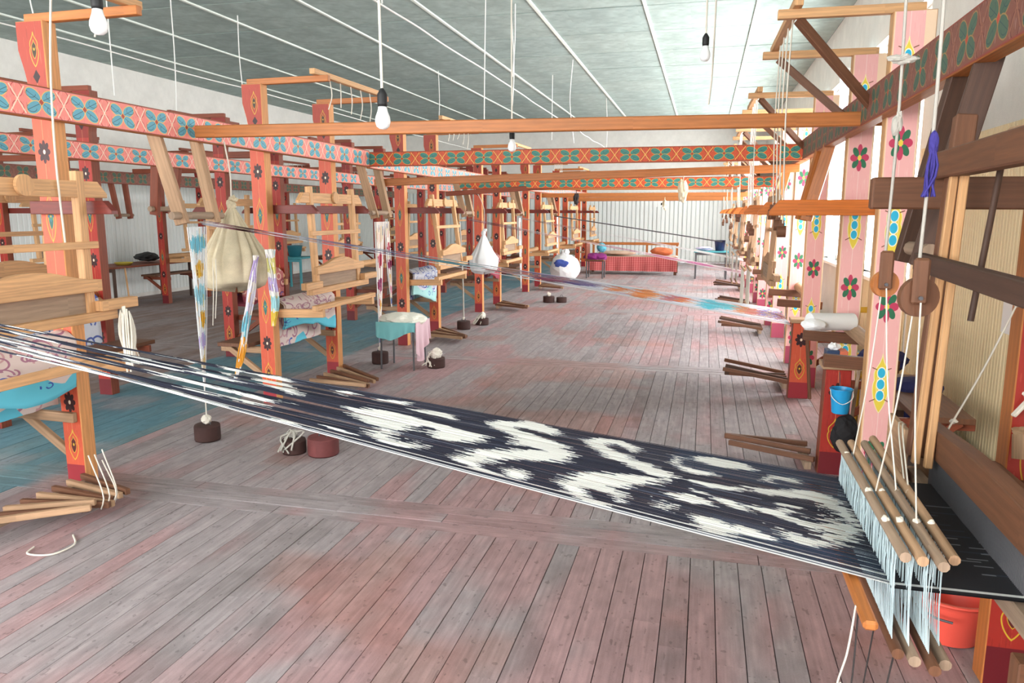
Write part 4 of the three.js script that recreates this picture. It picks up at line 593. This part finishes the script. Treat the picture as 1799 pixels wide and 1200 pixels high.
// ---------- by the windows: bench, bucket, basin, chair, pipe ----------
single('heating_pipe', rod([1.71, 0.14, ZF + 0.1], [1.71, 0.14, ZB - 0.1], 0.045, 14), M.tealpipe, 'teal painted heating pipe running low along the window wall', 'pipe', [1.71, 0.14, -5]);
{
  for (const [x, z, lab] of [[0.875, -5.2, 'short dark red post with a board on it, holding the blue bucket'], [0.9, -7.35, 'short orange red post with a leaning stick beside the colourful warp']]) {
    const t = thing('short_post', lab, 'post', [x, 0, z]), s = new THREE.Shape(); s.moveTo(-0.085, 0); s.lineTo(0.085, 0); s.lineTo(0.075, 0.7); s.lineTo(-0.075, 0.7);
    const g = new THREE.ExtrudeGeometry(s, { depth: 0.11, bevelEnabled: true, bevelThickness: 0.004, bevelSize: 0.004, bevelSegments: 1 }); const uv = g.attributes.uv, gr = g.groups[0]; for (let i = gr.start; i < gr.start + gr.count; i++) uv.setXY(i, (uv.getX(i) + 0.085) / 0.17, uv.getY(i) / PH); g.translate(x, 0, z - 0.06);
    part('body', g, [z > -6 ? M.postB : M.postA, M.redbrown], t); part('cap', box(x - 0.1, x + 0.12, 0.705, 0.74, z - 0.12, z + 0.07), M.worn, t);
    if (z < -6) part('leaning_stick', stick([x + 0.1, 0.01, z + 0.1], [x + 0.03, 0.72, z + 0.09], 0.03, 0.02), M.brown, t);
    else part('bracket', stick([x + 0.09, 0.3, z + 0.06], [x + 0.12, 0.74, z + 0.06], 0.02, 0.02), M.grey, t);
  }
  const b = thing('bucket', 'small bright blue plastic bucket hung on the short dark red post', 'bucket', [0.87, 0.46, -4.98]);
  part('shell', lathe([[0, 0], [0.046, 0], [0.05, 0.004], [0.064, 0.15], [0.07, 0.152], [0.07, 0.158], [0.062, 0.158], [0.047, 0.008], [0, 0.008]], 0.87, 0.46, -4.98, 30), plain(34, 156, 216, 0.35), b); part('handle', tube([[0.805, 0.61, -4.98], [0.81, 0.57, -4.93], [0.87, 0.53, -4.915], [0.93, 0.57, -4.93], [0.935, 0.61, -4.98]], 0.0025, 16), M.white, b);
  part('hook', tube([[0.87, 0.6, -5.045], [0.87, 0.66, -5.06], [0.87, 0.7, -5.085]], 0.003, 6), M.steel, b);
  single('black_bag', ball(0.92, 0.31, -5.03, 0.1, 0.8, 1.25, 0.5, 0.3, 3), plain(22, 20, 24, 0.8), 'black cloth bag hanging below the blue bucket', 'bag', [0.9, 0.32, -4.93]);
  const n = thing('basin', 'coral red plastic basin on the floor under the dark navy cloth', 'basin', [1.02, 0, -3.2]);
  part('bowl', lathe([[0, 0], [0.1, 0], [0.11, 0.006], [0.15, 0.17], [0.172, 0.2], [0.186, 0.2], [0.186, 0.21], [0.168, 0.21], [0.145, 0.17], [0.1, 0.01], [0, 0.01]], 1.03, 0, -3.2, 40), plain(244, 96, 80, 0.4), n); part('handle', tube([[0.9, 0.16, -3.06], [0.93, 0.155, -3.025], [0.98, 0.155, -3.0]], 0.005, 10), M.steel, n);
  const be = thing('bench', 'pale worn wooden bench end between the pink loom and the window wall', 'bench', [1.5, 0, -5.4]);
  part('seat', box(1.22, 1.66, 0.42, 0.465, -5.62, -5.3, 0.012), M.grey, be); for (const [x, z] of [[1.3, -5.57], [1.6, -5.57], [1.3, -5.36], [1.6, -5.36]]) part('leg', box(x - 0.025, x + 0.025, 0, 0.42, z - 0.025, z + 0.025), M.dark, be);
  single('navy_cushion', [ball(1.4, 0.545, -5.47, 0.17, 1, 0.42, 0.85, 0.25, 4)], M.navy, 'folded dark blue cloth lying on the pale bench', 'cloth', [1.4, 0.535, -5.47]);
  single('navy_bundle', ball(1.5, 0.21, -5.85, 0.2, 0.7, 1.0, 0.7, 0.2, 4), M.navy, 'dark blue bundle beneath and behind the pale bench', 'cloth', [1.56, 0.22, -5.85]);
  const c = thing('chair', 'yellow painted chair frame standing against the ribbed cream wall', 'chair', [1.42, 0, -6.35]);
  const y = M.yellow, q = (n2, a, b2, r = 0.017) => part(n2, rod(a, b2, r, 10), y, c);
  for (const x of [1.2, 1.56]) { q('back_post', [x, 0, -6.6], [x, 0.95, -6.66]); q('front_leg', [x, 0, -6.2], [x, 0.44, -6.22]); } for (const h of [0.92, 0.72, 0.54]) part('back_slat', stick([1.2, h, -6.655 + (0.95 - h) * 0.06], [1.56, h, -6.655 + (0.95 - h) * 0.06], 0.05, 0.02, 0.006), y, c);
  part('seat', box(1.17, 1.59, 0.44, 0.47, -6.64, -6.18, 0.008), y, c);
  single('navy_coat', ball(1.38, 0.565, -6.35, 0.2, 1.0, 0.45, 0.8, 0.3, 4), M.navy, 'dark blue coat heaped on the yellow chair', 'clothing', [1.38, 0.56, -6.35]);
  single('paper_notice', box(1.838, 1.843, 0.96, 1.22, -5.34, -5.14, 0.0005), plain(232, 226, 222, 0.8), 'small blank paper pinned to the ribbed cream wall', 'paper', [1.84, 1.1, -5.24]);
  const tb = thing('tissue_box', 'dark blue box with a white tissue on the short post cap', 'box', [0.87, 0.74, -5.24]); part('box', box(0.8, 0.88, 0.742, 0.82, -5.3, -5.18, 0.004), plain(40, 62, 96, 0.5), tb); part('side_label', box(0.88, 0.93, 0.742, 0.82, -5.3, -5.18, 0.004), plain(224, 120, 90, 0.5), tb); part('tissue', ball(0.85, 0.84, -5.24, 0.035, 1, 0.8, 1, 0.6, 2), M.whiteCloth, tb);
  const roll = thing('cloth_roll', 'thick white cloth roll on the pink loom behind the bucket post', 'cloth roll', [0.95, 0.9, -5.6]); part('roll', [rod([0.72, 0.965, -5.48], [1.02, 0.955, -5.62], 0.06, 18), ball(0.74, 0.95, -5.45, 0.06, 1.3, 0.7, 1, 0.3, 2)], M.whiteCloth, roll);
  for (const [z, i] of [[-10.3, 0], [-11.3, 1], [-13.8, 2]]) { const g = new THREE.PlaneGeometry(0.34, 2.5, 40, 6), p = g.attributes.position; for (let k = 0; k < p.count; k++) p.setZ(k, 0.03 * Math.sin(p.getX(k) * 70)); g.computeVertexNormals(); g.rotateY(-Math.PI / 2).translate(1.72, 2.3, z); const ct = thing('curtain', ['pale blue curtain on the window beside the cream ribbed wall', 'pale blue curtain on the second window from the cream ribbed wall', 'pale blue curtain at the far side of the second window from the cream wall'][i], 'curtain', [1.72, 1.05, z], 'window curtains'); part('curtain_rod', rod([1.72, 3.56, z - 0.22], [1.72, 3.56, z + 0.22], 0.012, 8), M.white, ct); for (const q of [-0.2, 0.2]) part('bracket', stick([1.72, 3.56, z + q], [1.86, 3.56, z + q], 0.02, 0.015), M.white, ct); part('drape', g, new THREE.MeshPhysicalMaterial({ color: rgb(206, 226, 236), roughness: 0.95, transmission: 0.35, thickness: 0, side: THREE.DoubleSide }), ct); }
}
// ---------- lamps, wires ----------
function bulb(x, y, z, label, shade) {
  const t = thing('bulb', label, 'light bulb', [x, y, z], 'bare bulbs on cords');
  part('glass', lathe([[0, -0.06], [0.014, -0.058], [0.026, -0.048], [0.031, -0.03], [0.029, -0.012], [0.02, 0.012], [0.017, 0.03], [0, 0.03]], x, y, z, 24), M.bulbGlass ??= plain(244, 246, 248, 0.25), t);
  part('socket', lathe([[0, 0.028], [0.018, 0.028], [0.02, 0.04], [0.02, 0.075], [0.012, 0.09], [0.005, 0.1], [0, 0.1]], x, y, z, 16), M.black, t);
  part('cord', tube([[x, y + 0.095, z], [x - 0.004, y + 0.8, z], [x, YC, z]], 0.006, 12), M.cord, t);
}
bulb(-2.14, 2.39, -2.42, 'white bulb beside the top arm of the aisle loom seventh from the end wall');
bulb(-1.27, 2.09, -2.92, 'white bulb hanging just above the long plain timber over mid aisle');
bulb(-0.04, 2.64, -4.82, 'white bulb hanging on a double cord close to the windows');
bulb(-1.36, 2.19, -5.4, 'white bulb showing behind the long plain timber');
{
  const cond = (x, y, z0, z1, label) => single('wire_conduit', tube(Array.from({ length: 24 }, (_, k) => [x + rr(-0.01, 0.01), y + rr(-0.015, 0.015), mix(z0, z1, k / 23)]), 0.009, 100, 6), M.white, label, 'cable', [x, y, z0]);
  cond(-2.9, 3.55, -6.0, -24, 'white cable run strung below the ceiling over the aisle'); cond(-7, 3.6, -4, -24, 'white cable run strung below the ceiling over the back bays');
  const dropCord = (x, z, y, i) => single('ceiling_cord', tube([[x, YC, z], [x + rr(-0.05, 0.05), mix(YC, y, 0.5), z], [x + rr(-0.04, 0.04), y, z]], 0.008, 10, 5), M.white, ['white cord hanging from the ceiling over the back bays', 'white cord hanging from the ceiling over the aisle', 'thin cord hanging straight from the ceiling'][i], 'cord', [x, y, z], ['back bay ceiling cords', 'aisle ceiling cords', 'thin ceiling cords'][i]);
  for (const [x, z, y, i] of [[-6.64, -10.2, 3.3, 0], [-7, -8.07, 3.1, 0], [-7, -9.23, 3.05, 0], [-7, -7.0, 3.6, 0], [-2.62, -10.58, 3.55, 1], [-2.9, -6.7, 3.55, 1], [-2.9, -10.1, 2.9, 1], [-2.9, -11.5, 3.1, 1], [-2.5, -14.55, 3.0, 2], [-2.5, -19.5, 2.9, 2], [-3.17, -16, 3.2, 2], [-5.3, -15, 3.3, 0]]) dropCord(x, z, y, i);
  single('bulb_feed_cord', tube([[0.0, YC, -4.85], [0.01, 3.4, -4.9], [0.0, 2.45, -5.0], [-0.01, 2.36, -5.0]], 0.006, 16), M.cord, 'second cord hanging down beside the bulb close to the windows', 'cord', [0, 2.36, -5]);
}
// ---------- small things along the back bays and the end wall ----------
function table(name, label, x0, x1, z0, z1, h, top, leg, cat = 'table') { const t = thing(name, label, cat, [(x0 + x1) / 2, 0, (z0 + z1) / 2]); part('table_top', box(x0, x1, h - 0.035, h, z0, z1, 0.006), top, t); for (const x of [x0 + 0.05, x1 - 0.05]) for (const z of [z0 + 0.05, z1 - 0.05]) part('leg', box(x - 0.022, x + 0.022, 0, h - 0.035, z - 0.022, z + 0.022), leg, t); part('apron', box(x0 + 0.05, x1 - 0.05, h - 0.1, h - 0.035, z1 - 0.06, z1 - 0.04), leg, t); return t; }
table('table', 'brown wooden work table against the plain wall behind the dark looms', -11.1, -10.3, -13.7, -11.5, 0.73, M.redbrown, M.dark);
single('work_bundle', ball(-10.7, 0.84, -12.85, 0.16, 1.1, 0.55, 1.5, 0.4, 3), M.black, 'black cloth heap on the brown work table', 'cloth', [-10.7, 0.82, -12.95]);
single('work_bundle', ball(-10.6, 0.8, -13.5, 0.12, 1, 0.45, 1.3, 0.4, 3), plain(196, 156, 60, 0.9), 'mustard yellow cloth heap on the brown work table', 'cloth', [-10.6, 0.79, -13.4]);
single('yellow_dish', lathe([[0, 0], [0.12, 0], [0.17, 0.05], [0.16, 0.05], [0.11, 0.01], [0, 0.01]], -10.6, 0.732, -12.1, 24), plain(206, 190, 80, 0.5), 'shallow yellow dish on the brown work table', 'dish', [-10.6, 0.732, -12.1]);
single('leaning_stick', stick([-10.9, 0.735, -12.0], [-11.17, 1.35, -11.9], 0.03, 0.02), M.dark, 'dark stick leaning on the plain wall above the work table', 'stick', [-10.9, 0.735, -12.0]);
single('leaning_stick', stick([-10.1, 0.01, -11.6], [-10.28, 0.7, -11.75], 0.035, 0.025), M.pine, 'pale stick leaning against the brown work table', 'stick', [-10.1, 0.01, -11.6]);
table('stool_table', 'teal painted stool table seen between the red posts', -9.35, -8.65, -15.9, -15.2, 0.72, M.teal, M.teal);
single('enamel_pail', lathe([[0, 0], [0.13, 0], [0.17, 0.24], [0.18, 0.25], [0.165, 0.25], [0.125, 0.01], [0, 0.01]], -9.0, 0.722, -15.55, 28), plain(38, 98, 110, 0.4), 'dark teal pail standing on the teal stool table', 'bucket', [-9.0, 0.722, -15.55]);
table('table', 'low worn table behind the dark loom row past the teal stool', -11.12, -10.5, -17.6, -16.0, 0.7, M.worn, M.redbrown);
single('rope_hank', Array.from({ length: 18 }, () => { const a = rr(-0.03, 0.03); return tube([[-3.26 + a, 0.86, -3.72 + rr(-0.03, 0.03)], [-3.24 + a, 1.0 + rr(0, 0.06), -3.66 + rr(-0.02, 0.02)], [-3.2 + a, 1.13 + rr(0, 0.05), -3.63], [-3.16 + a, 1.02, -3.6 + rr(-0.03, 0.03)], [-3.16 + a, rr(0.78, 0.9), -3.58]], 0.006, 12, 4); }), M.cord, 'white rope hank slung over a beater end, above the navy warp', 'rope', [-3.22, 0.8, -3.65]);
{
  const plaid = canvasTex(256, 256, (x, w, h) => { x.fillStyle = '#c85a5a'; x.fillRect(0, 0, w, h); for (let k = 0; k < 16; k++) { x.fillStyle = k % 2 ? '#e8a8a0' : '#94343c'; x.globalAlpha = 0.55; x.fillRect(k * 16, 0, 6, h); x.fillRect(0, k * 16, w, 5); } x.globalAlpha = 1; });
  const t = thing('day_bed', 'long low bed with a pink plaid skirt before the end wall', 'bed', [-1.95, 0, -21.8]);
  part('platform', box(-3.2, -0.7, 0.34, 0.42, -22.3, -21.35, 0.01), M.worn, t); for (const x of [-3.15, -0.75]) for (const z of [-22.25, -21.4]) part('leg', box(x - 0.04, x + 0.04, 0, 0.34, z - 0.04, z + 0.04), M.brown, t);
  const g = new THREE.PlaneGeometry(2.5, 0.4, 100, 4), p = g.attributes.position; for (let k = 0; k < p.count; k++) p.setZ(k, 0.03 * Math.sin(p.getX(k) * 17) * (0.2 - p.getY(k)) * 2.2); g.computeVertexNormals(); const uv = g.attributes.uv; for (let k = 0; k < uv.count; k++) uv.setXY(k, uv.getX(k) * 5, uv.getY(k)); g.translate(-1.95, 0.3, -21.31); part('plaid_skirt', g, new THREE.MeshStandardMaterial({ map: plaid, roughness: 0.9, side: THREE.DoubleSide }), t);
  part('mattress', box(-3.18, -0.72, 0.42, 0.5, -22.28, -21.36, 0.03), plain(196, 170, 150, 0.95), t); part('back_rail', box(-3.2, -0.7, 0.78, 0.86, -22.36, -22.3, 0.01), M.varnish, t); for (const x of [-3.15, -1.6, -0.75]) part('back_post', box(x - 0.03, x + 0.03, 0.4, 0.8, -22.36, -22.3), M.varnish, t);
  single('cushion', ball(-1.15, 0.625, -21.8, 0.24, 1.3, 0.5, 1, 0.15, 3), plain(206, 112, 72, 0.95), 'orange cushion on the plaid bed', 'cushion', [-1.15, 0.62, -21.8]); single('blanket', ball(-2.4, 0.575, -21.8, 0.3, 1.8, 0.22, 1, 0.2, 3), plain(190, 160, 140, 0.95), 'folded tan blanket on the plaid bed', 'blanket', [-2.4, 0.56, -21.8]);
  const c = thing('chair', 'chair covered with purple cloth at the corner of the plaid bed', 'chair', [-2.75, 0, -20.0]); for (const x of [-2.97, -2.55]) for (const z of [-20.2, -19.8]) part('leg', rod([x, 0, z], [x, 0.45, z], 0.018, 8), M.steel, c);
  part('seat', box(-3.01, -2.51, 0.45, 0.5, -20.25, -19.75, 0.015), M.brown, c); part('cover', ball(-2.76, 0.55, -20, 0.3, 1, 0.4, 0.95, 0.25, 4), plain(128, 34, 110, 0.95), c); part('backrest', box(-3.01, -2.95, 0.5, 0.95, -20.25, -19.75, 0.015), M.redbrown, c);
  single('wool_ball', ball(-2.62, 0.8, -20.05, 0.12, 1, 1.1, 1, 0.2, 3), plain(84, 160, 180, 0.95), 'blue wool bundle on the purple covered chair', 'wool', [-2.55, 0.76, -20.05]);
  table('table', 'turquoise work table beside the last window looms', -0.25, 0.62, -21.0, -20.3, 0.72, M.teal, M.steel); single('navy_pail', lathe([[0, 0], [0.11, 0], [0.14, 0.26], [0.15, 0.27], [0.135, 0.27], [0.1, 0.01], [0, 0.01]], 0.4, 0.722, -20.7, 24), plain(36, 44, 84, 0.4), 'navy pail on the turquoise work table', 'bucket', [0.4, 0.722, -20.7]); single('pale_cloth', ball(0.0, 0.782, -20.6, 0.2, 1.1, 0.25, 0.9, 0.3, 3), plain(206, 196, 222, 0.95), 'lilac white cloth heap on the turquoise work table', 'cloth', [0, 0.77, -20.6]);
  single('wall_paper_sheet', [box(-1.78, -1.42, 1.9, 2.12, ZF + 0.04, ZF + 0.05, 0.001)], plain(240, 240, 238, 0.8), 'white paper sheet pinned high on the end wall', 'paper', [-1.6, 2.0, ZF + 0.045]); single('wall_drawing', ball(-1.52, 2.0, ZF + 0.05, 0.05, 1.4, 0.8, 0.1, 0.4, 2), M.black, 'small dark drawing on the white sheet of the end wall', 'picture', [-1.52, 2, ZF + 0.05]);
  for (const [x, y, z, i] of [[-0.25, 2.06, -8.65, 0], [-0.9, 2.01, -17.66, 1], [-2.4, 2.09, -14.53, 2]]) single('hanging_rag', [ball(x, y - 0.12, z, 0.06, 0.8, 1.9, 0.7, 0.6, 3), tube([[x, y - 0.04, z], [x, y + 0.06, z + 0.01]], 0.006, 4)], i === 2 ? M.darkcord : M.cream, ['cream rag tied under the sloping plain timber', 'small white rag tied to a far plain timber', 'dark twist of yarn hung on a far plain timber'][i], 'rag', [x, y, z]);
}
renderer.render(scene, camera);
